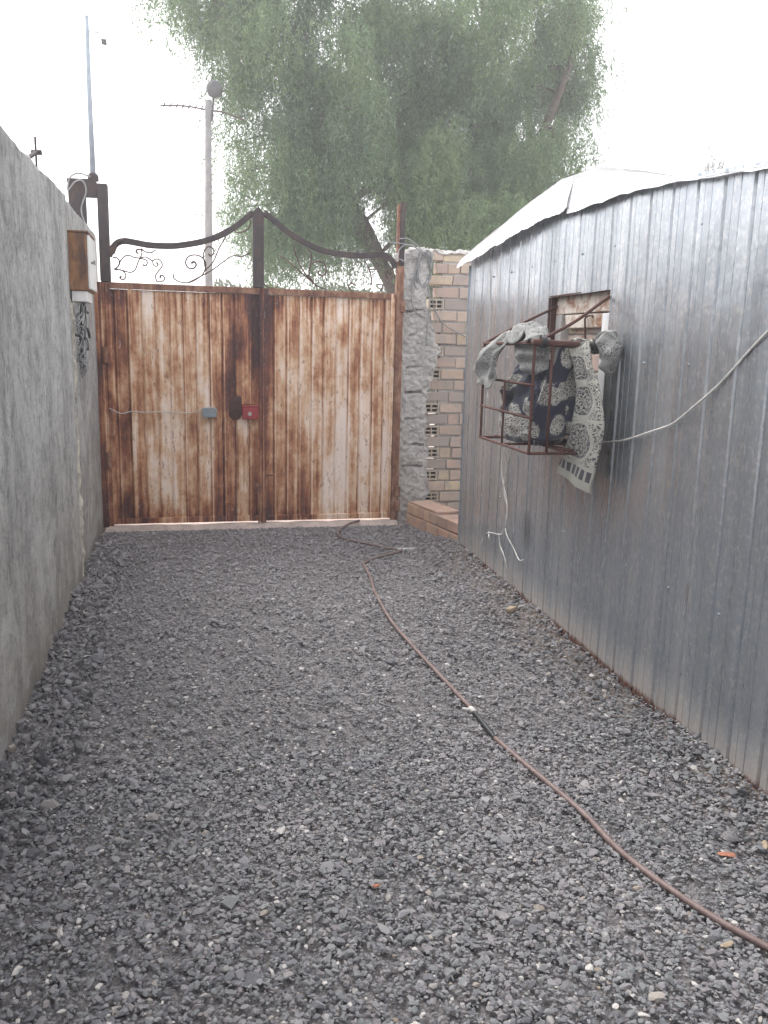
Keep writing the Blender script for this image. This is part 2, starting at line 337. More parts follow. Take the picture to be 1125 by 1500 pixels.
# ---------------------------------------------------------------- mesh helpers
class MB:
    def __init__(s): s.v = []; s.f = []; s.uv = {}; s.attr = None; s.mi = []
    def add(s, v, f, uv=None):
        o = len(s.v); s.v.extend([tuple(map(float, a)) for a in v])
        for q in f:
            s.f.append(tuple(i+o for i in q))
        if uv is not None:
            for i, c in enumerate(uv): s.uv[o+i] = c
        return s
    def box(s, x0, x1, y0, y1, z0, z1, jit=0.0, rot=0.0, pivot=None):
        v = [(x, y, z) for x in (x0, x1) for y in (y0, y1) for z in (z0, z1)]
        v = [tuple(c+random.uniform(-jit, jit) for c in p) for p in v]
        if rot:
            px, py = pivot or ((x0+x1)/2, (y0+y1)/2); c, sn = math.cos(rot), math.sin(rot)
            v = [(px+(a-px)*c-(b-py)*sn, py+(a-px)*sn+(b-py)*c, z) for a, b, z in v]
        return s.add(v, [(0, 1, 3, 2), (4, 6, 7, 5), (0, 4, 5, 1), (2, 3, 7, 6), (0, 2, 6, 4), (1, 5, 7, 3)])
    def tube(s, pts, r, n=8, smooth=0, cap=True, flat=None):
        P = [Vector(p) for p in pts]
        R = r if isinstance(r, (list, tuple)) else [r]*len(P)
        if smooth and len(P) > 2:
            Q, RR = [], []
            for i in range(len(P)-1):
                p0, p1, p2, p3 = P[max(i-1, 0)], P[i], P[i+1], P[min(i+2, len(P)-1)]
                for j in range(smooth):
                    t = j/smooth
                    Q.append(.5*((2*p1)+(p2-p0)*t+(2*p0-5*p1+4*p2-p3)*t*t+(3*p1-p0-3*p2+p3)*t**3)); RR.append(R[i]*(1-t)+R[i+1]*t)
            Q.append(P[-1]); RR.append(R[-1]); P, R = Q, RR
        T = [(P[min(i+1, len(P)-1)]-P[max(i-1, 0)]).normalized() for i in range(len(P))]
        up = Vector((0, 0, 1)) if abs(T[0].z) < .9 else Vector((1, 0, 0))
        a = (up - T[0]*up.dot(T[0])).normalized(); vs = []; uv = []; Ls = 0
        for i, (p, t) in enumerate(zip(P, T)):
            a = (a - t*a.dot(t)).normalized(); b = t.cross(a)
            if i: Ls += (p-P[i-1]).length
            for j in range(n):
                w = 2*math.pi*j/n + (math.pi/4 if n == 4 else 0)
                ra = R[i]; rb = R[i]*(flat or 1)
                vs.append(p+a*(ra*math.cos(w))+b*(rb*math.sin(w))); uv.append((R[i]*6.28*j/n, Ls))
        fs = [(i*n+j, i*n+(j+1) % n, (i+1)*n+(j+1) % n, (i+1)*n+j) for i in range(len(P)-1) for j in range(n)]
        if cap: fs += [tuple(range(n))[::-1], tuple((len(P)-1)*n+j for j in range(n))]
        return s.add(vs, fs, uv)
    def grid(s, fn, nu, nv, uvfn=None, close_u=False):
        vs = []; uv = []
        for j in range(nv):
            for i in range(nu):
                u = i/(nu if close_u else nu-1); v = j/(nv-1); vs.append(fn(u, v)); uv.append(uvfn(u, v) if uvfn else (u, v))
        m = nu if close_u else nu-1
        return s.add(vs, [(j*nu+i, j*nu+(i+1) % nu, (j+1)*nu+(i+1) % nu, (j+1)*nu+i) for j in range(nv-1) for i in range(m)], uv)
    def lathe(s, prof, c, n=16):
        vs = [(c[0]+r*math.cos(2*math.pi*j/n), c[1]+r*math.sin(2*math.pi*j/n), c[2]+z) for r, z in prof for j in range(n)]
        fs = [(i*n+j, i*n+(j+1) % n, (i+1)*n+(j+1) % n, (i+1)*n+j) for i in range(len(prof)-1) for j in range(n)]
        fs += [tuple(range(n))[::-1], tuple((len(prof)-1)*n+j for j in range(n))]
        return s.add(vs, fs)
    def build(s, name, mat, parent=None, loc=None, smooth=False, bevel=0.0, solid=0.0, sub=0):
        me = bpy.data.meshes.new(name)
        base = Vector(parent['_at']) if parent is not None else Vector(loc or (0, 0, 0))
        me.from_pydata([(a-base.x, b-base.y, c-base.z) for a, b, c in s.v], [], s.f)
        if s.uv:
            L = me.uv_layers.new(name='UVMap'); vi = np.empty(len(me.loops), np.int32); me.loops.foreach_get('vertex_index', vi)
            tab = np.zeros((len(s.v), 2), np.float32)
            for i, c in s.uv.items(): tab[i] = c
            L.data.foreach_set('uv', tab[vi].ravel())
        me.materials.append(MT[mat]); me.validate()
        if smooth: me.polygons.foreach_set('use_smooth', [True]*len(me.polygons))
        o = bpy.data.objects.new(name, me); COL.objects.link(o); o.location = (0, 0, 0) if parent is not None else base
        if parent is not None: o.parent = parent; o['_at'] = tuple(base)
        else: o['_at'] = tuple(base)
        if solid: md = o.modifiers.new('solid', 'SOLIDIFY'); md.thickness = solid; md.offset = 0
        if bevel: md = o.modifiers.new('bevel', 'BEVEL'); md.width = bevel; md.segments = 2; md.limit_method = 'ANGLE'; md.angle_limit = math.radians(40)
        if sub: md = o.modifiers.new('sub', 'SUBSURF'); md.levels = sub; md.render_levels = sub
        return o

def thing(name, label, cat, loc, group=None):
    o = bpy.data.objects.new(name, None); COL.objects.link(o); o.location = loc; o.empty_display_size = .1
    o['_at'] = tuple(map(float, loc)); return tag(o, label, cat, group)
def tag(o, label, cat, group=None):
    o['label'] = label; o['category'] = cat
    if group: o['group'] = group
    return o
def kind(o, k): o['kind'] = k; return o

def np_mesh(name, verts, nper, mat, tone=None, smooth=False):
    """many equal polygons: verts (N*nper, 3)"""
    me = bpy.data.meshes.new(name); nv = len(verts); nf = nv//nper
    me.vertices.add(nv); me.vertices.foreach_set('co', np.ascontiguousarray(verts, np.float32).ravel())
    me.loops.add(nv); me.loops.foreach_set('vertex_index', np.arange(nv, dtype=np.int32))
    me.polygons.add(nf); me.polygons.foreach_set('loop_start', np.arange(nf, dtype=np.int32)*nper)
    if tone is not None:
        at = me.attributes.new('tone', 'FLOAT', 'FACE'); at.data.foreach_set('value', np.ascontiguousarray(tone, np.float32))
    me.update(calc_edges=True); me.materials.append(MT[mat])
    o = bpy.data.objects.new(name, me); COL.objects.link(o); return o

_lat = {}
def vnoise(x, y, seed=0):
    def h(i, j):
        key = (i, j, seed)
        if key not in _lat: _lat[key] = random.Random(i*7919+j*104729+seed*31).random()*2-1
        return _lat[key]
    i, j = math.floor(x), math.floor(y); fx, fy = x-i, y-j; fx = fx*fx*(3-2*fx); fy = fy*fy*(3-2*fy)
    return (h(i, j)*(1-fx)+h(i+1, j)*fx)*(1-fy)+(h(i, j+1)*(1-fx)+h(i+1, j+1)*fx)*fy

# ================================================================ SETTING: ground
XL = -0.7206; YG = 7.771
def sx(y): return 2.1814 + 0.03456*(y-5)          # shed wall line
def hb(x, y):                                       # height of the gravel bed
    h = .018*vnoise(x*2.1, y*1.6, 1) + .008*vnoise(x*6, y*6, 2)
    h += .055*math.exp(-((x-XL)/.16)**2)*max(0, min(1, (y-2.2)/1.5))*max(0, min(1, (7.0-y)/.8))*(1+.5*vnoise(y*3, 0, 3))
    h += .03*math.exp(-((x-sx(y))/.14)**2)*(1+.8*vnoise(y*3, 5, 3))
    return h*max(0.0, min(1.0, (7.6-y)/.5))
g = MB(); g.add([(-45, -30, -.06), (45, -30, -.06), (45, 60, -.06), (-45, 60, -.06)], [(0, 1, 2, 3)])
kind(g.build('ground', 'street'), 'structure')
b = MB(); b.grid(lambda u, v: (-.9+3.5*u, -2.5+10.12*v, hb(-.9+3.5*u, -2.5+10.12*v)-.014), 71, 203)
kind(b.build('gravel_bed', 'bed', smooth=True), 'structure')
t = MB(); t.grid(lambda u, v: (-.70+2.7*u, 7.675+.5*v+.012*vnoise(u*30, 0, 9)*(1-v), .008+.006*vnoise(u*20, v*4, 8)-(.05 if v == 0 else 0)), 60, 8)
kind(t.build('threshold', 'threshold', smooth=True), 'structure')

# crushed stones: convex hulls copied into one mesh, uncountable
import bmesh
def hull(n, seed):
    rr = random.Random(seed); bm = bmesh.new()
    sxx, syy, szz = rr.uniform(.8, 1.3), rr.uniform(.55, .95), rr.uniform(.28, .55)
    for _ in range(n):
        v = Vector((rr.gauss(0, 1), rr.gauss(0, 1), rr.gauss(0, 1))).normalized()*rr.uniform(.82, 1.0)
        bm.verts.new((v.x*sxx, v.y*syy, v.z*szz))
    bmesh.ops.convex_hull(bm, input=bm.verts); bmesh.ops.triangulate(bm, faces=bm.faces)
    tris = np.array([[l.vert.co[:] for l in f.loops] for f in bm.faces if len(f.verts) == 3], np.float32); bm.free(); return tris
def rot_mats(n, tilt):
    a = RNG.uniform(0, 2*np.pi, n); b = RNG.normal(0, tilt, n); c = RNG.normal(0, tilt, n)
    ca, sa, cb, sb, cc, sc_ = np.cos(a), np.sin(a), np.cos(b), np.sin(b), np.cos(c), np.sin(c); o, z = np.ones(n), np.zeros(n)
    Rz = np.array([[ca, -sa, z], [sa, ca, z], [z, z, o]]).transpose(2, 0, 1)
    Rx = np.array([[o, z, z], [z, cb, -sb], [z, sb, cb]]).transpose(2, 0, 1)
    Ry = np.array([[cc, z, sc_], [z, o, z], [-sc_, z, cc]]).transpose(2, 0, 1)
    return Rz @ Rx @ Ry
HULLS = [hull(13, s) for s in range(14)]; HULLS_NEAR = [hull(19, 50+s) for s in range(18)]
VV, TT = [], []
def scatter(n, x0, x1, y0, y1, r0, r1, hulls, keep=None, lift=0.0, tilt=.35):
    X = RNG.uniform(x0, x1, n); Y = RNG.uniform(y0, y1, n)
    k = (X > XL-.01) & (X < 2.1814+.03456*(Y-5)+.03)
    k |= (Y > 6.6) & (X > XL) & (X < 2.55)
    if keep is not None: k &= keep(X, Y)
    X, Y = X[k], Y[k]; n = len(X)
    S = np.exp(RNG.normal(0, .32, n))*RNG.uniform(r0, r1, n); S = np.clip(S, .004, .034)
    Z = np.array([hb(a, c) for a, c in zip(X, Y)]) + S*RNG.uniform(-.1, .45, n) + lift*RNG.random(n)
    M = rot_mats(n, tilt)*S[:, None, None]; pick = RNG.integers(0, len(hulls), n)
    tone = np.clip(RNG.beta(2.0, 2.2, n)*.98 + (RNG.random(n) < .07)*RNG.uniform(.1, .6, n), 0, 1)
    for h in range(len(hulls)):
        i = np.where(pick == h)[0]
        if not len(i): continue
        T = hulls[h]; P = np.einsum('nij,tkj->ntki', M[i], T) + np.stack([X[i], Y[i], Z[i]], 1)[:, None, None, :]
        VV.append(P.reshape(-1, 3)); TT.append(np.repeat(tone[i], len(T)))
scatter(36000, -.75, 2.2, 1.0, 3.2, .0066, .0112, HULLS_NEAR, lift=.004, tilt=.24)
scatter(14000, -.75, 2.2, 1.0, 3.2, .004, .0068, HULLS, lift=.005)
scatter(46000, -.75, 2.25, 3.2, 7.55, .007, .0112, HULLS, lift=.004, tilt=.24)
scatter(6000, -.75, 2.3, -2.0, 1.0, .010, .016, HULLS, lift=.004)
scatter(900, 2.0, 2.6, 6.5, 7.75, .008, .014, HULLS)
scatter(1300, -.74, -.45, 2.5, 7.0, .012, .022, HULLS, lift=.03, tilt=.8)
scatter(900, 1.75, 2.25, 1.0, 6.5, .011, .02, HULLS, lift=.015, tilt=.7)
scatter(260, -.7, 2.1, 1.2, 6.5, .016, .023, HULLS_NEAR, lift=.006)
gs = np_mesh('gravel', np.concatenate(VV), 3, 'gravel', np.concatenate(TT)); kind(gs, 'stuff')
tag(gs, 'loose grey crushed stone covering the whole lane up to the gate', 'gravel')
VV, TT = [], []

def rock(name, mat, x, y, sxyz, seed, label, cat, rz=0.0, dz=.0):
    T = hull(24, seed); m = MB(); c, s_ = math.cos(rz), math.sin(rz); vs = []
    for tri in T:
        for p in tri:
            a, bb, cc = p[0]*sxyz[0], p[1]*sxyz[1], p[2]*sxyz[2]; vs.append((x+a*c-bb*s_, y+a*s_+bb*c, hb(x, y)+sxyz[2]*.35+dz+cc))
    m.add(vs, [(3*i, 3*i+1, 3*i+2) for i in range(len(T))])
    o = m.build(name, mat, loc=(x, y, hb(x, y)), bevel=.002)
    return tag(o, label, cat)
rock('tan_stone', 'tan_stone', 2.02, 4.79, (.055, .045, .055), 101, 'lumpy tan stone lying against the foot of the grey metal shed', 'stone', .5)
rock('terracotta_shard', 'terracotta', 1.748, 2.175, (.046, .019, .010), 102, 'long flat orange terracotta shard lying on the gravel near the shed', 'shard', -.35, .012)
rock('terracotta_chip', 'terracotta', .548, 2.252, (.014, .011, .010), 103, 'tiny orange terracotta chip alone on the gravel mid lane', 'shard', .3, .012)
rock('large_pebble', 'grey_stone', 1.825, 2.27, (.040, .032, .034), 104, 'large grey pebble beside the long orange terracotta shard', 'stone', .2)
rock('yellow_pebble', 'tan_stone', 1.90, 2.19, (.024, .02, .02), 105, 'small yellowish pebble close to the shed, right of the orange shard', 'stone', .9, .01)
rock('flat_stone', 'grey_stone', -.60, 5.62, (.07, .05, .03), 106, 'flat grey rock on the gravel heap at the foot of the plaster wall', 'stone', .4, .03)
rock('pale_pebble', 'tan_stone', 1.47, 1.79, (.028, .015, .013), 107, 'long pale yellow pebble on the gravel just right of the hose end', 'stone', .1, .01)

# ================================================================ LEFT PLASTER WALL
def wz(y): return 2.55 + .012*vnoise(y*1.3, 0, 21) + .009*vnoise(y*6, 3, 22) + .007*vnoise(y*17, 3, 25) + (.03 if y > 5.2 else .03*max(0, (y-4.6)/.6)) + .02*max(0, min(1, (y-5.5)/.6))
w = thing('plaster_wall', 'tall grey cement plastered wall along the lane on the left', 'wall', (XL, 2, 0))
m = MB()
def wall_pt(u, v, y0, y1, xo):
    y = y0+(y1-y0)*u; T = wz(y)
    # v: up the face, rounded over the top, down the back
    if v <= .72: z = -.1+(T-.02+.1)*v/.72; x = xo
    elif v <= .82: a = (v-.72)/.10*math.pi/2; z = T-.02+.02*math.sin(a); x = xo-.02+.02*math.cos(a)
    elif v <= .9: z = T; x = xo-.02-.2*(v-.82)/.08
    else: z = T-(T+.1)*(v-.9)/.1; x = xo-.22
    if v <= .8: x += .006*vnoise(y*1.1, z*1.3, 23)+.003*vnoise(y*5, z*5, 24)
    return (x, y, z)
m.grid(lambda u, v: wall_pt(u, v, -2.5, 5.93, XL), 120, 60)
m.build('plaster_face', 'plaster', w, smooth=True)
m = MB(); m.grid(lambda u, v: wall_pt(u, v, 5.9, 8.15, XL-.03), 40, 60)
m.add([wall_pt(1, v/59, 5.9, 8.15, XL-.03) for v in range(60)]+[(XL-.25, 8.15, .5)], [(i, i+1, 60) for i in range(59)])
m.build('recessed_face', 'plaster', w, smooth=True)
m = MB()
def strip(u, v):
    z = .0+2.0*v; wob = .04*vnoise(z*6, 1, 31)+.018*vnoise(z*19, 2, 32)
    y0 = 5.885+wob+.03*v; y1 = 5.99+.05*vnoise(z*5, 9, 33)+.025*vnoise(z*17, 4, 34)
    y = y0+(y1-y0)*u
    return (XL-.036+.048*max(0, math.sin(math.pi*min(1, u*1.0+.02)))**.5*(1+.3*vnoise(z*14, u*4, 35)) , y, z)
m.grid(strip, 9, 90); m.build('broken_mortar_edge', 'pale_mortar', w, smooth=True)

# small bracket with a rod on the wall top
br = thing('rod_bracket', 'thin iron rod on a small bracket standing on the plaster wall top', 'bracket', (XL-.06, 5.12, 2.55))
m = MB(); m.tube([(XL-.05, 5.16, 2.50), (XL-.05, 5.16, 2.75)], .006, 6); m.build('rod', 'dark_steel', br)
m = MB(); m.tube([(XL-.06, 4.74, 2.545), (XL-.055, 4.95, 2.60), (XL-.05, 5.17, 2.672)], .013, 6); m.tube([(XL-.075, 5.165, 2.668), (XL-.02, 5.165, 2.672)], .014, 8); m.build('arm', 'dark_steel', br)

# ---------------------------------------------------------------- meter cabinet and its wires
mc = thing('meter_cabinet', 'electricity meter cabinet with rusty side and white front on the plaster wall', 'meter box', (XL, 5.92, 2.0))
m = MB(); m.box(XL-.004, -.606, 5.915, 6.33, 1.985, 2.35); m.build('cabinet_body', 'meter_side', mc, bevel=.006)
d = MB(); d.box(-.604, -.588, 5.93, 6.32, 1.998, 2.338); d = d.build('door', 'meter_white', mc, bevel=.004)
m = MB(); m.tube([(-.588, 5.99, 2.17), (-.565, 5.99, 2.17)], .008, 8); m.tube([(-.566, 5.99, 2.155), (-.566, 5.99, 2.185)], .006, 6); m.build('latch', 'wire_grey', d)
m = MB(); m.box(XL-.004, -.592, 5.905, 6.34, 2.351, 2.362); m.build('rain_cap', 'meter_side', mc, bevel=.003)
m = MB(); m.box(XL-.002, -.615, 5.93, 6.24, 1.915, 1.984); m.build('terminal_box', 'meter_white', mc, bevel=.005)
m = MB(); m.box(XL-.004, XL+.012, 5.925, 5.975, 1.79, 1.984); m.build('shadow_strip', 'wire_dark', mc, bevel=.002)  # dark strip added as the shadow below the cabinet
tw = thing('tangled_wires', 'tangle of grey wires hanging below the meter cabinet', 'wires', (XL, 6.05, 1.7))
rr = random.Random(5)
for i in range(13):
    y = 5.96+.22*rr.random(); pts = [(XL+.05+.02*rr.random(), y, 1.92)]; z = 1.92; L = rr.uniform(.22, .42); nseg = 5
    for j in range(1, nseg+1):
        pts.append((XL+.012+.06*rr.random(), y+rr.uniform(-.06, .06), z-L*j/nseg+rr.uniform(-.02, .02)))
    m = MB(); m.tube(pts, rr.uniform(.003, .0065), 6, 5); m.build('wire', 'wire_grey' if i % 4 else 'wire_dark', tw, smooth=True)
for a in ([(XL+.02, 6.2, 1.85), (XL+.05, 6.32, 1.865), (XL+.055, 6.4, 1.86)], [(XL+.0, 6.35, 1.78), (XL+.03, 6.55, 1.75), (XL+.03, 6.7, 1.69)], [(XL+.01, 5.97, 1.70), (XL+.05, 6.1, 1.69), (XL+.06, 6.2, 1.67), (XL+.06, 6.25, 1.60)]):
    m = MB(); m.tube(a, .010, 6, 5); m.build('cable_end', 'wire_dark', tw, smooth=True)
cl = MB()
for i in range(26):
    y = 6.0+.17*rr.random(); z = 1.5+.16*rr.random(); cl.tube([(XL+.02, y, z), (XL+.05+.02*rr.random(), y+rr.uniform(-.05, .05), z-.03), (XL+.03, y+rr.uniform(-.06, .06), z-.09)], .005, 5, 4)
cl.build('wire_bunch', 'wire_grey', tw, smooth=True)

# ================================================================ GATE
def corr(m, x0, x1, z0, z1, y, pitch=.116, depth=.017, rng=None):
    """pressed sheet with vertical ribs, facing -y"""
    P = [(0, .2), (.08, 0), (.42, .12), (.45, .3), (.48, .12), (.76, .2), (.83, 1), (.92, 1), (.97, .1)]
    xs = [(x0, 0)]; k = math.floor(x0/pitch)
    while k*pitch < x1:
        for a, d in P:
            x = (k+a)*pitch
            if x0+.002 < x < x1-.002: xs.append((x, d))
        k += 1
    xs.append((x1, 0)); nz = 24; o = []
    for j in range(nz):
        z = z0+(z1-z0)*j/(nz-1)
        for x, d in xs:
            o.append((x, y+d*depth+.010*vnoise(x*2.4, z*2.3, 41)+.005*vnoise(x*7, z*6, 42), z))
    n = len(xs)
    m.add(o, [(j*n+i, j*n+i+1, (j+1)*n+i+1, (j+1)*n+i) for j in range(nz-1) for i in range(n-1)])
def leaf(x0, x1, label, arch, scrolls, hinge_x, mids):
    t = thing('gate_leaf', label, 'gate', ((x0+x1)/2, YG, .03), 'rusty gate leaves')
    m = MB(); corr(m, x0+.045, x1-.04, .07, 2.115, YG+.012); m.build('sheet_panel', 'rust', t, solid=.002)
    m = MB(); m.box(x0, x1, YG-.012, YG+.035, 2.118, 2.172, .002); m.build('top_rail', 'frame_rust', t, bevel=.004)
    m = MB(); m.box(x0, x1, YG-.012, YG+.035, .03, .082, .002); m.build('bottom_rail', 'rust', t, bevel=.004)
    m = MB(); m.box(x0, x0+.045, YG-.014, YG+.037, .03, 2.170, .001); m.build('stile', 'rust', t, bevel=.004)
    m = MB(); m.box(x1-.042, x1, YG-.014, YG+.037, .03, 2.170, .001); m.build('stile', 'rust', t, bevel=.004)
    for xm in mids:
        m = MB(); m.box(xm-.016, xm+.016, YG-.010, YG+.012, .083, 2.116, .001); m.build('mullion', 'rust', t, bevel=.003)
    m = MB(); m.tube([(a, YG+.01, z) for a, z in arch], .036, 4, 5, flat=.8)
    m.build('arch_bar', 'dark_steel', t, bevel=.006)
    m = MB()
    for s in scrolls: m.tube([(a, YG+.01+.004*i, z) for i, (a, z) in enumerate(s)], [.0062]*len(s), 5, 6, flat=1.6)
    m.build('scrollwork', 'scroll', t, smooth=True)
    for z in (.62, 1.55):
        m = MB(); m.lathe([(.016, -.07), (.022, -.068), (.022, .068), (.016, .07)], (hinge_x, YG-.026, z), 12); m.build('hinge', 'frame_rust', t, smooth=False)
    return t
SCROLL_L = [[(-0.585, 2.377), (-0.549, 2.376), (-0.532, 2.347), (-0.545, 2.304), (-0.576, 2.284)], [(-0.576, 2.278), (-0.539, 2.31), (-0.52, 2.354), (-0.488, 2.391), (-0.452, 2.403), (-0.41, 2.389), (-0.355, 2.383), (-0.307, 2.37), (-0.302, 2.339), (-0.321, 2.323), (-0.339, 2.335)], [(-0.576, 2.281), (-0.528, 2.278), (-0.493, 2.258), (-0.482, 2.222), (-0.507, 2.196), (-0.531, 2.21), (-0.518, 2.226)], [(-0.576, 2.278), (-0.516, 2.275), (-0.444, 2.26), (-0.401, 2.286), (-0.381, 2.336), (-0.362, 2.379), (-0.342, 2.423), (-0.347, 2.453), (-0.377, 2.457), (-0.39, 2.439), (-0.372, 2.421)], [(-0.347, 2.465), (-0.317, 2.442), (-0.269, 2.432), (-0.225, 2.459)], [(-0.362, 2.383), (-0.306, 2.394), (-0.252, 2.36)], [(-0.252, 2.366), (-0.221, 2.382), (-0.185, 2.369), (-0.174, 2.327), (-0.206, 2.283), (-0.231, 2.245), (-0.226, 2.195)], [(-0.252, 2.36), (-0.247, 2.33), (-0.223, 2.321), (-0.208, 2.338), (-0.222, 2.355)], [(-0.226, 2.195), (-0.19, 2.191), (-0.158, 2.211), (-0.164, 2.241), (-0.188, 2.246), (-0.195, 2.221)], [(-0.076, 2.264), (-0.077, 2.226), (-0.028, 2.198), (0.047, 2.194), (0.11, 2.222), (0.174, 2.274), (0.201, 2.35), (0.176, 2.411), (0.114, 2.435), (0.051, 2.417), (0.028, 2.367), (0.05, 2.325), (0.093, 2.321), (0.119, 2.353), (0.101, 2.38), (0.075, 2.363)], [(0.047, 2.194), (0.161, 2.255), (0.263, 2.316), (0.366, 2.395), (0.443, 2.442), (0.519, 2.44), (0.597, 2.481)], [(0.187, 2.3), (0.264, 2.378), (0.316, 2.492), (0.381, 2.606)], [(0.206, 2.301), (0.188, 2.374), (0.183, 2.448), (0.216, 2.505), (0.26, 2.501), (0.272, 2.459), (0.246, 2.433), (0.227, 2.451)], [(0.599, 2.754), (0.573, 2.678), (0.496, 2.643), (0.445, 2.659)]]
SCROLL_R = [[(1.285, 2.181), (1.191, 2.216), (1.096, 2.289), (1.003, 2.362), (0.91, 2.433), (0.845, 2.468)], [(1.164, 2.228), (1.069, 2.339), (1.016, 2.438), (0.976, 2.563)], [(1.191, 2.203), (1.136, 2.278), (1.123, 2.341), (1.136, 2.393), (1.189, 2.427), (1.256, 2.418), (1.283, 2.361), (1.257, 2.309), (1.217, 2.32), (1.21, 2.352)], [(1.116, 2.29), (1.136, 2.406), (1.142, 2.495), (1.108, 2.531)], [(0.714, 2.209), (0.753, 2.179), (0.818, 2.182), (0.838, 2.214)], [(1.635, 2.455), (1.678, 2.392), (1.708, 2.289), (1.702, 2.237)], [(1.678, 2.379), (1.747, 2.382)], [(1.75, 2.252), (1.82, 2.248), (1.875, 2.283), (1.914, 2.376), (1.872, 2.388), (1.846, 2.334), (1.867, 2.309)], [(1.793, 2.188), (1.82, 2.241)], [(1.531, 2.177), (1.489, 2.215), (1.516, 2.249), (1.557, 2.231)]]
ARCH_L = [(-0.614, 2.385), (-0.595, 2.434), (-0.545, 2.497), (-0.484, 2.518), (-0.4, 2.511), (-0.291, 2.496), (-0.181, 2.494), (-0.058, 2.5), (0.066, 2.522), (0.191, 2.553), (0.318, 2.603), (0.445, 2.677), (0.548, 2.757), (0.618, 2.82)]
ARCH_R = [(0.715, 2.823), (0.78, 2.777), (0.91, 2.678), (1.042, 2.604), (1.174, 2.547), (1.308, 2.513), (1.444, 2.5), (1.58, 2.497), (1.717, 2.51), (1.813, 2.515), (1.884, 2.479), (1.935, 2.403)]
GL = leaf(-.662, .708, 'darker rusty left gate leaf carrying the red lock and grey box', ARCH_L, SCROLL_L, -.672, (-.455,))
GR = leaf(.712, 1.935, 'paler cream streaked right gate leaf beside the grey mortar pier', ARCH_R, SCROLL_R, 1.95, ())
m = MB(); m.box(.614, .710, YG-.03, YG+.05, 2.174, 2.82, .001); m.add([(.614, YG-.03, 2.82), (.71, YG-.03, 2.82), (.71, YG+.05, 2.82), (.614, YG+.05, 2.82), (.662, YG-.03, 2.868), (.662, YG+.05, 2.868)], [(0, 1, 4), (1, 2, 5, 4), (2, 3, 5), (3, 0, 4, 5)])
m.build('meeting_post', 'dark_steel', GL, bevel=.004)
m = MB(); m.box(.668, .722, YG-.034, YG-.016, .02, 2.12, .001); m.build('cover_strip', 'rust', GL, bevel=.003)
m = MB(); m.box(.50, .60, YG-.008, YG+.013, 1.13, 2.115, .001); m.build('reinforcing_strip', 'rust', GL, bevel=.004)
m = MB()                                             # wound wire rings on the curl of the arch
for i in range(13):
    a = i/12; x, z = -.612+.10*a**1.2, 2.385+.13*math.sin(a*1.4); m.tube([(x+.05*math.cos(q)*(.4+.6*abs(math.sin(1.5-a))), YG-.03+.08*(.5+.5*math.sin(q)), z+.035*math.cos(q)) for q in np.linspace(0, 6.28, 10)], .0035, 5)
m.build('wire_winding', 'scroll', GL)
m = MB(); m.add([(x, YG-.006, z) for x, z in ((.385, 1.02), (.40, 1.18), (.43, 1.20), (.485, 1.205), (.503, 1.18), (.506, 1.03), (.48, .99), (.42, .985))], [tuple(range(8))]); m.build('backing_plate', 'plate', GL, solid=.006, bevel=.003)
lk = MB(); lk.box(.503, .648, YG-.085, YG-.036, .995, 1.108); lk = lk.build('lock_box', 'red', GL, bevel=.008)
m = MB(); m.add([(.572+.019*math.cos(a)*(.75 if i % 2 else 1.1), YG-.0865, 1.047+.022*math.sin(a)*(.75 if i % 2 else 1.1)) for i, a in enumerate(np.linspace(0, 2*math.pi, 12, endpoint=False))], [tuple(range(12))]); m.build('emblem', 'joint', lk, solid=.0015)
m = MB(); m.box(.497, .655, YG-.088, YG-.034, 1.109, 1.121); m.build('lock_lid', 'red', lk, bevel=.003)
bx = MB(); bx.box(.146, .274, YG-.075, YG-.013, 1.012, 1.094); bx = bx.build('junction_box', 'grey_box', GL, bevel=.008)
m = MB(); m.tube([(.655, YG-.02, .02), (.655, YG-.05, .05), (.655, YG-.05, .38)], .009, 6); m.box(.63, .68, YG-.062, YG-.036, .36, .40); m.build('drop_bolt', 'frame_rust', GL)
m = MB(); m.tube([(.70, YG-.03, .47), (.80, YG-.03, .47)], .008, 6); m.build('slide_bolt', 'frame_rust', GR)
gw = MB(); gw.tube([(-.66, YG-.02, 1.085), (-.56, YG-.025, 1.04), (-.47, YG-.02, 1.058), (-.35, YG-.02, 1.052), (-.2, YG-.022, 1.058), (-.06, YG-.02, 1.05), (.06, YG-.022, 1.052), (.13, YG-.05, 1.075), (.17, YG-.078, 1.10), (.22, YG-.078, 1.105), (.27, YG-.06, 1.09), (.275, YG-.03, 1.05)], .0042, 6, 6)
tag(gw.build('gate_wire', 'wire_white', loc=(-.2, YG-.02, 1.05), smooth=True), 'thin white wire stretched across the left gate leaf to the grey box', 'wire')

# gate posts
pl = thing('gate_post', 'dark steel post with a U-shaped top beside the plaster wall', 'post', (-.66, YG, 0))
m = MB(); m.box(-.755, -.663, YG-.005, YG+.07, 0, 2.17, .001); m.build('lower_post', 'rust', pl, bevel=.005)
m = MB(); m.box(-.690, -.606, YG-.03, YG+.06, 2.172, 2.972, .002); m.build('upper_post', 'dark_steel', pl, bevel=.005)
m = MB(); m.box(-.79, -.692, YG-.02, YG+.05, 2.86, 2.968, .002); m.build('crossbar', 'dark_steel', pl, bevel=.005)
m = MB(); m.box(-.925, -.792, YG+.0, YG+.14, 2.3, 2.985, .004); m.build('back_post', 'dark_steel', pl, bevel=.006)
m = MB(); m.box(-.93, -.70, YG+.0, YG+.12, 2.970, 3.005, .003) ; m.build('top_plate', 'dark_steel', pl, bevel=.004)
pr = thing('gate_post', 'rusty twin tube gate post rising beside the grey mortar pier', 'post', (1.97, YG, 0))
m = MB(); m.box(1.943, 2.012, YG-.02, YG+.05, 0, 2.42, .002); m.build('lower_post', 'frame_rust', pr, bevel=.005)
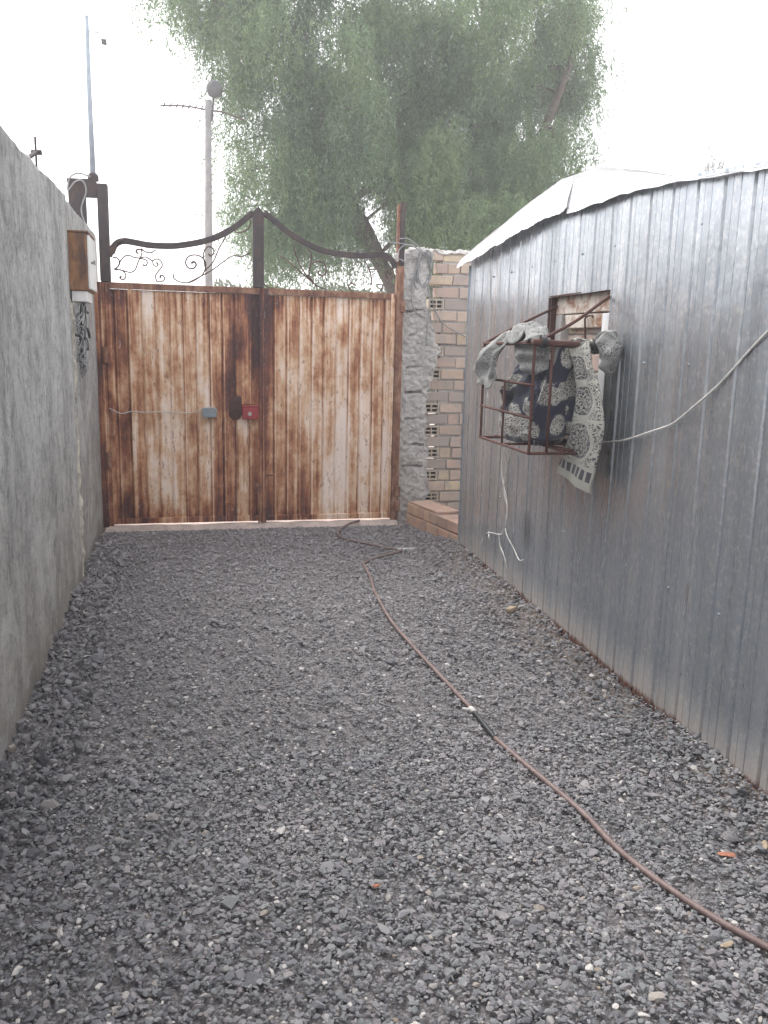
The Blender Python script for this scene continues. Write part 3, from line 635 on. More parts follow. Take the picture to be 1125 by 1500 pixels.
m = MB(); m.box(1.937, 1.962, YG-.01, YG+.03, 2.422, 2.965, .001); m.build('rusty_tube', 'frame_rust', pr, bevel=.004)
m = MB(); m.box(1.966, 2.012, YG-.005, YG+.05, 2.422, 2.99, .001); m.build('dark_tube', 'dark_steel', pr, bevel=.004)
for z in (2.05, .3, .15):
    m = MB(); m.lathe([(.02, -.05), (.026, -.046), (.026, .046), (.02, .05)], (2.0, YG-.035, z), 10); m.build('hinge_knuckle', 'frame_rust', pr)
am = thing('antenna_mast', 'tall thin pale blue mast standing on the left gate post', 'mast', (-.72, YG+.05, 3.0))
m = MB(); m.tube([(-.722, YG+.05, 2.99), (-.725, YG+.05, 3.7), (-.722, YG+.05, 4.28)], [.024, .019, .016], 10); m.build('pole', 'pole_blue', am, smooth=True)
m = MB(); m.tube([(-.725, YG+.05, 4.16), (-.635, YG+.05, 4.165)], .006, 6); m.build('side_arm', 'pole_blue', am)
m = MB(); m.box(-.615, -.575, YG+.04, YG+.06, 4.075, 4.115, .004, .3); m.tube([(-.64, YG+.05, 4.163), (-.6, YG+.05, 4.1)], .004, 5); m.build('clip', 'lamp', am)
m = MB(); m.lathe([(.045, -.01), (.045, .03), (.03, .05)], (-.722, YG+.05, 3.01), 10); m.build('foot', 'dark_steel', am)
mw = MB(); mw.tube([(-.74, YG-.02, 3.02), (-.83, YG-.03, 3.04), (-.90, YG-.03, 3.0), (-.92, YG-.03, 2.9), (-.86, YG-.03, 2.97), (-.80, YG-.03, 2.98), (-.775, YG-.03, 2.9), (-.82, YG-.03, 2.75), (-.78, YG-.03, 2.6), (-.74, YG-.04, 2.52)], .007, 6, 6)
tag(mw.build('mast_cable', 'wire_grey', loc=(-.8, YG-.03, 2.9), smooth=True), 'pale cable looping down from the mast foot behind the wall top', 'cable')

# ================================================================ RIGHT PIER, BRICK WALL, LOW BRICK KERB
pi = thing('mortar_pier', 'rough grey mortar smeared pier between gate post and brick wall', 'pier', (2.18, 7.86, 0))
m = MB()
CR = [2.02, 1.79, 1.49, 1.25, .99, .74, .53]
def pier(u, v):
    z = -.05+2.52*v; a = u*4
    x0 = 2.017+.015*vnoise(z*5, 1, 51); x1 = 2.315+.035*vnoise(z*3.3, 2, 52)+.022*vnoise(z*9, 2, 53)+.018*vnoise(z*23, 4, 153)+.008*vnoise(z*50, 4, 154)-.03*max(0, z-1.6)
    if z > 1.3 and z < 1.85: x1 += .06*math.sin((z-1.3)/.55*math.pi)
    y0 = 7.80+.02*vnoise(z*4, 5, 54)
    if a <= 1: x, y = x0, 8.02-(8.02-y0)*a
    elif a <= 3: x, y = x0+(x1-x0)*(a-1)/2, y0
    else: x, y = x1, y0+(8.02-y0)*(a-3)
    if 1 < a < 3:
        y += .012*vnoise(x*6, z*5, 55)+.009*vnoise(x*24, z*24, 56)+.008*vnoise(x*55, z*55, 59)
        for c in CR:
            if .16 < (a-1)/2 < .84: y += .06*math.exp(-((z-c-.012*vnoise(x*20, c, 57))/.010)**2)*max(0, .55+1.0*vnoise(x*9, c*9, 58))
    return (x, y, z)
m.grid(pier, 57, 190); m.add([pier(i/56, 1) for i in range(57)], [tuple(range(57))]); m.build('mortar_face', 'grey_mortar', pi, smooth=False)
m = MB(); rr = random.Random(3)
for i in range(9): m.box(2.03+.05*rr.random()+.2*(i % 3)/3, 2.12+.06*rr.random()+.2*(i % 3)/3, 7.82, 7.95, 2.46+.03*(i//3), 2.53+.035*(i//3), .02, rr.uniform(-.4, .4))
m.build('rubble_top', 'grey_mortar', pi, bevel=.012)
m = MB()
for i in range(3): m.box(1.99, 2.05, 7.76+.01*i, 7.86, -.03+.05*i, .07+.05*i, .02, .2*i)
m.build('rubble_foot', 'grey_mortar', pi, bevel=.012)

bw = thing('brick_wall', 'unfinished buff brick wall with hollow brick ends behind the mortar pier', 'brick wall', (2.6, 8.0, 0))
m = MB(); hol = MB(); dk = MB(); H = .112; Y0 = 7.955; rr = random.Random(13)
HOLLOW = {20-1: 0}
hollow_rows = {18, 14, 12, 9, 7, 5, 3, 1}
def brick(mm, x0, x1, z0, j=.0025):
    dy = rr.uniform(-.012, .008); mm.box(x0+.004, x1-.004, Y0+dy, Y0+.11, z0+.010+rr.uniform(-.005, .005), z0+H-.010+rr.uniform(-.004, .004), .005)
for r in range(23):
    z = r*H+.03; off = (.5 if r % 2 else 0)*.235 + rr.uniform(-.02, .02); x = 2.322 + .02*vnoise(r*1.7, 3, 61)
    if r in hollow_rows:
        w_ = .15; m_ = hol; t_ = .014; x1 = x+w_; za, zb = z+.008, z+H-.010   # open end of a hollow brick: walls and a cross web
        m_.box(x, x+t_, Y0-.004, Y0+.1, za, zb, .001); m_.box(x1-t_, x1, Y0-.004, Y0+.1, za, zb, .001)
        m_.box(x+t_, x1-t_, Y0-.003, Y0+.1, za, za+t_, .0005); m_.box(x+t_, x1-t_, Y0-.003, Y0+.1, zb-t_, zb, .0005)
        m_.box((x+x1)/2-.006, (x+x1)/2+.006, Y0-.002, Y0+.1, za+t_, zb-t_, .0005)
        m_.box(x+t_, (x+x1)/2-.006, Y0-.001, Y0+.1, (za+zb)/2-.006, (za+zb)/2+.006, .0005); m_.box((x+x1)/2+.006, x1-t_, Y0-.001, Y0+.1, (za+zb)/2-.006, (za+zb)/2+.006, .0005)
        dk.box(x+t_, x1-t_, Y0+.035, Y0+.09, za+t_, zb-t_); x = x1+.008  # near-black block standing in for the shade inside the hollow brick
    else: x += off*.45
    x = max(x, 2.2)
    while x < 3.9:
        L = .235 if rr.random() > .14 else .12
        if not (r == 22 and x > 3.1): brick(m, x, x+L, z)
        x += L+.004
m.build('bricks', 'brick', bw, bevel=.005)
hol.build('hollow_ends', 'hollow', bw)
dk.build('hollow_shade_fill', 'dark_in', bw)
m = MB(); m.box(2.45, 3.92, Y0+.014, Y0+.105, 0, 2.585)
m.build('mortar_joints', 'grey_mortar', bw)
m = MB(); m.grid(lambda u, v: (2.26+1.3*u, Y0-.012+.14*v, 2.60+.022*vnoise(u*14, v*3, 62)+.012*vnoise(u*40, v*6, 63)-(.02 if v in (0, 1) else 0)), 60, 8); m.build('mortar_cap', 'grey_mortar', bw, solid=.015)

lw = thing('brick_kerb', 'low two course kerb of pinkish bricks running to the shed corner', 'brick kerb', (2.2, 7.1, 0))
m = MB(); rr = random.Random(4)
A = Vector((2.062, 7.63)); B = Vector((2.245, 6.62)); dv = (B-A).normalized(); L = (B-A).length; nx = Vector((-dv.y, dv.x)); nx = nx if nx.x > 0 else -nx
ang = math.atan2(dv.y, dv.x)
def kb(s0, s1, d0, d1, z0, z1, mm=m):
    c = A+dv*((s0+s1)/2)+nx*((d0+d1)/2); l, w_ = (s1-s0)/2, (d1-d0)/2
    mm.box(c.x-l, c.x+l, c.y-w_, c.y+w_, z0, z1, .004, ang+rr.uniform(-.02, .02), (c.x, c.y))
s = 0
for Ls in (.33, .10, .24, .21, .2): kb(s+.005, min(s+Ls, L+.04)-.006, 0, .20, -.02, .096); s += Ls
s = 0
for Ls in (.24, .12, .13, .14, .2, .21): kb(s+.005, min(s+Ls, L+.04)-.006, .008, .205, .108, .200); s += Ls
for s0, s1 in ((.02, .33), (.335, .62)): kb(s0, s1, .02, .25, .202, .222)
m.build('bricks', 'kerb_brick', lw, bevel=.006)
wc = thing('wire_coil', 'coiled bundle of grey wire hung over the top of the mortar pier', 'wire coil', (2.18, 7.8, 2.5))
rr = random.Random(9)
for i in range(7):
    c = Vector((2.20+.02*rr.random(), 7.775+.006*i, 2.40)); a, bb = .05+.035*rr.random(), .15+.04*rr.random(); th = rr.uniform(-.3, .1)
    m = MB(); m.tube([(c.x+a*math.cos(q)*math.cos(th)-bb*math.sin(q)*math.sin(th), c.y-.01*math.cos(2*q), c.z+bb*math.sin(q)*math.cos(th)+a*math.cos(q)*math.sin(th)) for q in np.linspace(0, 6.1, 18)], .0055, 6, 2); m.build('loop', 'wire_grey', wc, smooth=True)
for a in ([(1.95, 7.74, 2.66), (2.03, 7.745, 2.665), (2.12, 7.76, 2.62), (2.2, 7.78, 2.56), (2.26, 7.77, 2.57)], [(1.93, 7.74, 2.5), (1.97, 7.74, 2.585), (2.04, 7.74, 2.61), (2.14, 7.76, 2.58), (2.22, 7.78, 2.52)], [(1.93, 7.74, 2.5), (2.0, 7.74, 2.465), (2.08, 7.75, 2.47)], [(1.80, 7.74, 2.63), (1.95, 7.74, 2.62), (2.1, 7.76, 2.61)],
          [(2.16, 7.78, 2.5), (2.10, 7.775, 2.3), (2.09, 7.77, 2.15), (2.13, 7.775, 2.02), (2.24, 7.79, 1.96)], [(2.30, 7.8, 2.2), (2.34, 7.85, 2.06), (2.45, 7.9, 1.92), (2.6, 7.92, 1.84), (2.75, 7.9, 1.77)], [(2.24, 7.78, 2.3), (2.27, 7.77, 2.15), (2.26, 7.77, 1.95), (2.25, 7.775, 1.7)]):
    m = MB(); m.tube(a, .0055, 6, 6); m.build('loose_end', 'wire_grey', wc, smooth=True)
m = MB(); m.tube([(1.93, 7.73, 2.53), (1.925, 7.73, 2.48), (1.94, 7.73, 2.46)], .016, 8, 3); m.build('white_tape', 'joint', wc, smooth=True)

# ================================================================ SHED
TOPY = [-2.0, 2.83, 3.16, 3.56, 4.06, 4.63, 5.44, 6.56]; TOPZ = [1.98, 2.337, 2.37, 2.409, 2.439, 2.475, 2.425, 2.34]
def zt(y): return float(np.interp(y, TOPY, TOPZ))
WY0, WY1, WZ0, WZ1 = 4.03, 4.81, 1.12, 1.985
sh = thing('metal_shed', 'grey corrugated sheet metal shed with white roof edge and barred window', 'shed', (2.18, 4.6, 0))
def shed_sheet(y0, y1, back, name):
    pitch = .196; P = [(0, 0), (.17, 0), (.19, .4), (.21, 0), (.45, 0), (.465, .3), (.48, 0), (.66, 0), (.685, 1), (.75, 1), (.79, 0)]
    cols = [(y0, 0)]; k = math.floor(y0/pitch)
    while k*pitch < y1:
        for a, d in P:
            y = (k+a)*pitch
            if y0+.002 < y < y1-.002: cols.append((y, d))
        k += 1
    cols.append((y1, 0))
    for e in (WY0, WY1):
        if y0 < e < y1: cols.append((e, 0))
    cols.sort(); zs = [0, .1, .22, .4, .6, .8, 1.0, WZ0, 1.25, 1.4, 1.55, 1.7, 1.85, WZ1]
    m = MB(); nz = len(zs)+4; vs = []
    for y, d in cols:
        T = zt(y)+.03; col = zs+[WZ1+(T-WZ1)*f for f in (.25, .5, .75, 1)]
        for z in col:
            if z == 0: z = -.03
            x = sx(y)+back+.012*d+.006*vnoise(y*1.4, z*1.2, 71)+.0022*vnoise(y*7, z*4, 72)
            vs.append((x, y, z))
    iz0, iz1 = zs.index(WZ0), zs.index(WZ1); fs = []
    for i in range(len(cols)-1):
        ym = (cols[i][0]+cols[i+1][0])/2
        for j in range(nz-1):
            if WY0 < ym < WY1 and iz0 <= j < iz1: continue
            fs.append((i*nz+j, i*nz+j+1, (i+1)*nz+j+1, (i+1)*nz+j))
    m.add(vs, fs)
    for zz in (.62, 1.62, 2.2):                           # screw heads along the rails
        yy = math.ceil(y0/pitch)*pitch+.5*pitch
        while yy < y1-.05:
            if zz < zt(yy)-.05 and not (WY0-.02 < yy < WY1+.02 and WZ0 < zz < WZ1): m.add([(sx(yy)+back-.006, yy+.006*math.cos(q), zz+.006*math.sin(q)) for q in np.linspace(0, 5.24, 6)]+[(sx(yy)+back+.004, yy+.006*math.cos(q), zz+.006*math.sin(q)) for q in np.linspace(0, 5.24, 6)], [tuple(range(6))]+[(i, (i+1) % 6, 6+(i+1) % 6, 6+i) for i in range(6)])
            yy += 2*pitch
    return m.build(name, 'shed', sh, solid=.0016)
shed_sheet(-2.0, 4.955, 0, 'wall_sheet'); shed_sheet(4.935, 6.56, .013, 'wall_sheet')
m = MB(); m.grid(lambda u, v: (2.2357+.0+2.6*u, 6.56+.012*(1 if (u*13) % 1 > .6 else 0), -.03+2.36*v), 53, 2); m.build('end_wall', 'shed', sh, solid=.002)
m = MB(); m.grid(lambda u, v: (4.84, -2+8.56*u, -.03+(zt(-2+8.56*u)+.03)*v), 30, 2); m.build('back_wall', 'shed', sh, solid=.002)
m = MB(); m.grid(lambda u, v: (1.95+2.89*u, -2.0, -.03+2.0*v), 10, 2); m.build('end_wall', 'shed', sh, solid=.002)
UPY = [-2.0, 2.83, 3.24, 3.7, 4.17, 4.65, 5.1, 5.66, 6.66]; UPZ = [1.985, 2.345, 2.38, 2.50, 2.61, 2.632, 2.59, 2.52, 2.385]
LOY = [-2.0, 2.72, 3.03, 3.42, 3.9, 4.442]; LOZ = [1.96, 2.322, 2.352, 2.389, 2.416, 2.427]
LFY = [4.44, 4.6, 4.88, 5.29, 6.08, 6.62]; LFZ = [2.470, 2.442, 2.432, 2.412, 2.352, 2.318]
def flap(y0, y1, LY, LZ, out, seed):
    m = MB()
    def f(u, v):
        y = y0+(y1-y0)*u; zu = float(np.interp(y, UPY, UPZ)); zl = float(np.interp(y, LY, LZ))+.007*vnoise(y*5, seed, 81)+.004*vnoise(y*14, seed, 82)+.004*vnoise(y*45, seed, 86)
        z = zl+(zu-zl)*v
        bulge = .004*vnoise(y*5, v*2, 83)+.003*vnoise(y*19, v*4, 85)+(.012 if v > .93 else 0)
        return (sx(y)-(out-(out-.035)*v**1.5)-bulge, y, z)
    m.grid(f, 90, 9); return m
flap(4.50, 6.66, LFY, LFZ, .075, 1).build('roof_flashing', 'foil', sh, solid=.0025)
flap(-2.0, 4.53, LOY, LOZ, .06, 2).build('roof_flashing', 'foil', sh, solid=.0025)
m = MB(); m.grid(lambda u, v: (sx(-2+8.66*u)-.033+2.75*v, -2+8.66*u, float(np.interp(-2+8.66*u, UPY, UPZ))-.006-.05*v+.004*vnoise(u*40, v*5, 84)), 60, 12); m.build('roof', 'foil', sh, solid=.0025)
# window inside the opening
wi = MB(); ra = random.Random(6)
wx = sx(4.4)
for r in range(8):
    z = 1.14+r*.105; y = 4.0-(.1 if r % 2 else 0)
    while y < 4.86:
        wi.box(wx+.10+ra.uniform(-.006, .006), wx+.19, y+.004, y+.205, z, z+.095, .005); y += .21
wi = wi.build('window', 'brick', sh, bevel=.006)
m = MB(); m.box(wx+.118, wx+.20, 3.95, 4.92, 1.10, 2.03); m.build('mortar_bed', 'grey_mortar', wi)
m = MB(); m.box(wx+.055, wx+.15, 4.0, 4.84, 1.885, 1.99, .004); m.box(wx+.06, wx+.14, 4.23, 4.70, 1.80, 1.884, .006); m.build('lintel', 'lintel', wi, bevel=.006)
m = MB(); m.box(wx+.03, wx+.08, 4.075, 4.185, 1.12, 1.872, .002); m.build('shutter_frame', 'frame_white', wi, bevel=.006)
m = MB(); m.box(wx+.045, wx+.12, 4.72, 4.80, 1.12, 1.884, .003); m.build('jamb', 'grey_mortar', wi, bevel=.006)
m = MB(); m.tube([(wx+.06, 4.42, 1.74), (wx+.05, 4.42, 1.83), (wx+.04, 4.39, 1.86), (wx+.03, 4.30, 1.865), (wx+.02, 4.27, 1.855)], .006, 6, 4); m.build('hook', 'cage_rust', wi, smooth=True)
m = MB(); m.box(wx+.0, wx+.19, 4.022, 4.03, 1.12, 1.985); m.box(wx+.0, wx+.19, 4.812, 4.82, 1.12, 1.985); m.box(wx+.0, wx+.19, 4.03, 4.81, 1.987, 1.995); m.build('reveal', 'cage_rust', wi)

# ================================================================ CAGE AND CLOTHS
cg = thing('window_cage', 'rusty iron bar cage projecting from the shed window', 'cage', (2.0, 4.45, 1.135))
CY0, CY1, CZ0, CZ1 = 4.035, 4.855, 1.135, 1.705
def xo(y): return sx(y)-.4
def bar(pts, r, name='bar', n=6, mat='cage_rust', sm=0): m = MB(); m.tube(pts, r, n, sm); return m.build(name, mat, cg, smooth=True)
F = MB(); o0, o1 = xo(CY0), xo(CY1)
for a, c in (((o0, CY0, CZ0), (o1, CY1, CZ0)), ((o0, CY0, CZ1), (o1, CY1, CZ1)), ((o0, CY0, CZ0-.008), (o0, CY0, CZ1+.008)), ((o1, CY1, CZ0-.008), (o1, CY1, CZ1+.008)),
             ((o0, CY0, CZ0), (sx(CY0)-.01, CY0, CZ0)), ((o1, CY1, CZ0), (sx(CY1)-.01, CY1, CZ0)), ((o1, CY1, CZ1), (sx(CY1)-.01, CY1, CZ1))): F.tube([a, c], .0085, 6)
F.build('frame', 'cage_rust', cg)
bar([(o0-.01, CY0, CZ1+.004), (o0+.2, CY0+.004, CZ1-.004), (sx(CY0)+.0, CY0, CZ1+.004)], .0175, 'top_bar', 8)
for z in (1.325, 1.495): bar([(o0-.001, CY0-.02, z-.006), (o1, CY1+.02, z+.004)], .0075)
bar([(xo(4.46), 4.46, CZ0), (xo(4.46), 4.46, 1.50)], .007)
bar([(o0+.10, CY0, CZ0-.005), (o0+.10, CY0, CZ1)], .009)
bar([(xo(4.46), 4.46, CZ0+.002), (sx(4.46)-.02, 4.46, CZ0+.002)], .0075)
bar([(o1+.09, CY1-.03, CZ0+.012), (o0+.26, CY0+.02, CZ0+.012)], .008)
bar([(o0+.2, CY0+.01, CZ0+.01), (o1+.2, CY1, CZ0+.01)], .0075)
bar([(o1, CY1, CZ1), (o1+.2, CY1-.01, 1.815), (sx(4.82)+.06, 4.80, 1.945)], .008, 'support_rod', 6, 'cage_rust', 4)
bar([(o0+.02, CY0, CZ1+.01), (o0+.2, CY0-.004, 1.81), (o0+.33, CY0+.0, 1.90), (sx(4.03)+.03, 4.045, 1.972)], .0085, 'support_rod', 6, 'cage_rust', 4)
m = MB()
for i in range(5): m.tube([(o0+.035+.006*i+.004*math.cos(q), CY0+.03*math.cos(q), CZ1+.004+.028*math.sin(q)) for q in np.linspace(0, 6.28, 12)], .004, 5)
m.build('rag_tie', 'wire_dark', cg, smooth=True)

m = MB()                                             # bundle stuffed into the cage
def bundle(u, v):
    a = u*2*math.pi; t = v                              # t 0 bottom .. 1 top
    prof = max(0.02, math.sin(math.pi*min(1, .06+.94*t)**.72))**.55
    z = 1.150+.545*t
    cyy = 4.50-.15*max(0, t-.35); ry = (.37-.12*max(0, t-.3))*prof; rx = (.155-.03*t)*prof
    ca, sa = math.cos(a), math.sin(a); p = .72
    x = sx(cyy)-.195+rx*abs(ca)**p*(1 if ca > 0 else -1); y = cyy+ry*abs(sa)**p*(1 if sa > 0 else -1)
    fold = .024*math.sin(a*5+3.2*t+2*vnoise(a*1.3, t*3, 91))*(.35+.9*t)+.018*vnoise(a*2.2, t*5, 92)+.008*vnoise(a*7, t*13, 93)
    fold -= .06*abs(vnoise(a*2.6+t*2, t*3.2-a*.8, 191))+.03*abs(vnoise(a*5-t*4, t*7+a, 192))-.02
    return (x+fold*ca, y+fold*1.3*sa, z+.014*vnoise(a*2, t*4, 94))
m.grid(bundle, 96, 70, lambda u, v: (1.45*u, .58*v), True)
bo = m.build('cloth_bundle', 'navy', loc=(1.97, 4.47, 1.15), smooth=True)
tag(bo, 'bulky navy and cream paisley cloth bundle stuffed inside the cage', 'cloth')
m = MB()                                             # navy cloth panel hanging from the top bar, behind the hanging rug
def panel(u, v):
    y = 4.045+.02*math.sin(9*u)+.13*u; x = xo(CY0)+.10+.27*u+.02*math.sin(u*14+v*5); z = 1.70-.50*v
    return (x-.01-.03*v, y+.10*v*(1-u)+.015*vnoise(u*4, v*5, 95), z-.02*math.sin(u*6))
m.grid(panel, 40, 40, lambda u, v: (.4*u+.1, .5*v+.3))
po = m.build('navy_cloth', 'navy', loc=(1.95, 4.05, 1.7), smooth=True, solid=.006); tag(po, 'navy cloth with a cream floral patch hanging behind the pale patterned rug', 'cloth')

m = MB()                                             # pale cloth draped over the outer corner of the cage
def flap_down(u, v):                                  # the folded end hanging outside the far corner
    a = Vector((xo(4.4)+.03, 4.30+.34*u, 1.785-.03*u)); bb = Vector((xo(4.7)-.045+.01*u, 4.50+.37*u, 1.43+.07*(2*u-1)**2)); p = a.lerp(bb, v); p.y += .05*math.sin(math.pi*v)
    fl = (.25+.75*v)*math.sin(math.pi*min(1, v*1.15))**.5
    p.x += -.052*math.sin(u*8.5+.6*math.sin(v*4))*fl-.03*math.sin(math.pi*v)+.010*vnoise(u*6, v*7, 96)
    p.y += .03*math.cos(u*8.5+v)*fl; p.z += .012*vnoise(u*7, v*5, 97)-.035*v*math.sin(math.pi*u)*-1*.6
    return tuple(p)
m.grid(flap_down, 60, 50, lambda u, v: (.30*u, .36*v))
def hump(u, v):                                       # the rucked middle lying over the top bar
    y = 4.04+.46*u; w_ = 1-.55*abs(2*u-1)**2; a = (v-.5)*2.5
    z = 1.695+.10*w_*math.cos(a)+.018*math.sin(u*21+v*5)*w_+.014*vnoise(u*9, v*6, 98); x = xo(y)+.055+.085*w_*math.sin(a)-.02*math.sin(u*13)
    return (x+.012*vnoise(u*11, v*9, 99), y, z+.018*abs(vnoise(u*14+v*4, v*5, 110)))
m.grid(hump, 70, 30, lambda u, v: (.46*u, .25*v))
def lobe(u, v):                                       # the half-round swag hanging under the top bar
    yy = 4.05+.36*u; h = .165*math.sqrt(max(0, 1-(2*u-1)**2))**.8
    fold = .022*math.sin(v*13*(.5+.5*math.sin(math.pi*u)))*math.sin(math.pi*u)
    return (xo(yy)+.03-.05*math.sin(math.pi*v)*math.sin(math.pi*u)+.11*(1-u)+fold+.010*vnoise(u*8, v*7, 100), yy, 1.715-(h+.012)*v)
m.grid(lobe, 44, 26, lambda u, v: (.35*u+.5, .17*v))
do = m.build('draped_cloth', 'cream', loc=(1.77, 4.4, 1.7), smooth=True, solid=.003); tag(do, 'pale grey patterned cloth draped over the outer top bar of the cage', 'cloth')

LEFT_E = [(2.030, 4.205, 1.700), (2.025, 4.15, 1.60), (2.020, 4.105, 1.506), (2.028, 4.125, 1.39), (2.032, 4.157, 1.284), (2.040, 4.235, 1.14), (2.045, 4.300, 1.000)]
RIGHT_E = [(2.010, 3.93, 1.722), (2.010, 3.895, 1.62), (2.014, 3.845, 1.53), (2.019, 3.79, 1.42), (2.019, 3.768, 1.27), (2.020, 3.81, 1.11), (2.024, 3.885, .940)]
def spl(Pt, t):
    k = t*(len(Pt)-1); i = min(int(k), len(Pt)-2); f = k-i; p = [Vector(Pt[max(0, min(len(Pt)-1, i+d))]) for d in (-1, 0, 1, 2)]
    return .5*((2*p[1])+(p[2]-p[0])*f+(2*p[0]-5*p[1]+4*p[2]-p[3])*f*f+(3*p[1]-p[0]-3*p[2]+p[3])*f**3)
m = MB()
def rug(u, v):
    a, bb = spl(LEFT_E, v), spl(RIGHT_E, v); p = a.lerp(bb, u)
    env = 1-.65*v
    p.x += -.035*math.sin(math.pi*u)*env+.018*math.sin(u*11+v*3)*env+.010*vnoise(u*3, v*6, 101)+.004*vnoise(u*9, v*16, 102)
    return tuple(p)
m.grid(rug, 44, 90, lambda u, v: (.235*u, .80*(1-v)))
# over the top bar and the gathered knot beside it
m.grid(lambda u, v: (2.02+.02*math.sin(u*9)-.05*math.sin(math.pi*v)*1.0+.10*v, 3.93+.27*u+.02*vnoise(u*5, v*4, 103)-.02*v, 1.705+.045*math.sin(math.pi*v)+.01*vnoise(u*8, v*5, 104)-.05*v), 30, 16, lambda u, v: (.235*u, .80+.1*v))
kn = MB(); kn.tube([(2.04, 3.92, 1.76), (2.06, 3.885, 1.73), (2.075, 3.87, 1.67), (2.08, 3.885, 1.60), (2.085, 3.90, 1.55)], [.022, .050, .058, .048, .012], 30, 11)
for i in range(len(kn.v)):
    x, y, z = kn.v[i]; q = 1; ridge = .035*abs(vnoise(y*30+z*10, z*16, 109)); x += ridge; kn.v[i] = (x+.016*vnoise(y*24, z*22, 105), y+.016*vnoise(x*26, z*24, 106)+.006*vnoise(x*60, z*55, 107), z+.014*vnoise(x*25, y*25, 108))
ro = m.build('hanging_rug', 'rug', loc=(2.02, 4.0, 1.7), smooth=True, solid=.007); kn.build('gathered_end', 'cream', ro, smooth=True); tag(ro, 'cream and dark medallion patterned rug strip hanging down beside the cage', 'rug')

# wires on the shed
def on(y, z, off=.012): return (sx(y)-off, y, z)
m = MB(); m.tube([on(4.12, 1.17, .03), on(3.975, 1.2), on(3.75, 1.235), on(3.465, 1.308, .02), on(3.3, 1.36), on(3.146, 1.439, .02), on(2.969, 1.555), on(2.724, 1.741), on(2.4, 1.92, .03), on(1.8, 2.06, .03)], .0048, 8, 7)
tag(m.build('slack_wire', 'wire_white', loc=on(3.4, 1.3), smooth=True), 'long white wire sagging across the grey shed wall from the rug', 'wire')
tg = thing('string_strands', 'pale loose string strands hanging below the cage on the shed wall', 'string', on(5.45, 1.1))
for a in ([on(5.25, 1.13), on(5.40, 1.05), on(5.50, .9), on(5.49, .78), on(5.36, .62), on(5.33, .46, .03), on(5.45, .37), on(5.68, .335, .02), on(5.82, .28), on(5.84, .21, .03)],
          [on(5.26, 1.13), on(5.32, 1.0, .02), on(5.42, .85), on(5.44, .7), on(5.36, .6)], [on(5.37, .43), on(5.28, .40, .03), on(5.18, .33), on(5.05, .285, .02), on(4.99, .30)], [on(5.5, .37), on(5.46, .29), on(5.36, .25, .02), on(5.3, .17), on(5.33, .14)], [on(5.72, .33), on(5.66, .30, .03), on(5.67, .25)]):
    m = MB(); m.tube(a, .0042, 5, 5); m.build('strand', 'wire_white', tg, smooth=True)
m = MB(); m.tube([on(6.0, 2.42, .02), on(5.99, 2.3), on(5.95, 2.1, .015), on(5.93, 1.9), on(5.93, 1.72, .02)], .0045, 5, 4); tag(m.build('hanging_string', 'wire_white', loc=on(5.95, 2.1), smooth=True), 'pale string hanging from the white roof edge near the shed corner', 'string')
m = MB(); m.tube([(xo(4.72)-.03, 4.70, 1.45), (xo(4.7)-.025, 4.68, 1.41), (xo(4.68)-.03, 4.66, 1.385)], .004, 5, 4); tag(m.build('loose_thread', 'wire_white', loc=(1.74, 4.7, 1.42), smooth=True), 'short pale thread dangling from the cloth draped on the cage', 'thread')

# ================================================================ HOSE
hp = [(1.62, 7.74), (1.50, 7.60), (1.386, 7.411), (1.315, 7.20), (1.314, 7.022), (1.38, 6.85), (1.499, 6.737), (1.63, 6.60), (1.73, 6.515), (1.66, 6.43), (1.463, 6.314), (1.34, 6.17), (1.319, 6.034), (1.30, 5.75), (1.254, 5.431), (1.215, 5.05), (1.206, 4.698), (1.22, 4.3), (1.251, 3.913), (1.28, 3.425), (1.28, 3.29), (1.286, 3.155), (1.323, 2.901), (1.39, 2.548), (1.403, 2.305), (1.435, 2.108), (1.499, 1.913), (1.575, 1.751), (1.75, 1.45), (2.0, 1.1)]
def h3(p, r=.0098): return (p[0], p[1], hb(*p)+r+.004)
ho = thing('garden_hose', 'dusty reddish brown hose snaking across the gravel to the gate', 'hose', (1.3, 4.5, .01))
m = MB(); m.tube([h3(p) for p in hp[:20]], .0112, 10, 8); m.build('brown_length', 'hose', ho, smooth=True)
m = MB(); m.tube([h3(p) for p in hp[19:22]], .0118, 10, 8); m.build('black_length', 'hose_black', ho, smooth=True)
m = MB(); m.tube([h3(p) for p in hp[21:]], .0112, 10, 8); m.build('brown_length', 'hose', ho, smooth=True)
m = MB(); m.tube([h3((1.277, 3.47)), h3((1.28, 3.42)), h3((1.281, 3.39))], [.0105, .0135, .0105], 10); m.tube([h3((1.275, 3.43)), (1.235, 3.45, hb(1.235, 3.45)+.02)], .008, 8); m.build('joint', 'joint', ho, smooth=True)
m = MB(); m.tube([h3((1.70, 6.535)), h3((1.75, 6.505)), h3((1.80, 6.50))], [.0105, .0135, .0105], 10); m.tube([h3((1.78, 6.50)), h3((1.845, 6.515))], .010, 8); m.build('joint', 'joint', ho, smooth=True)

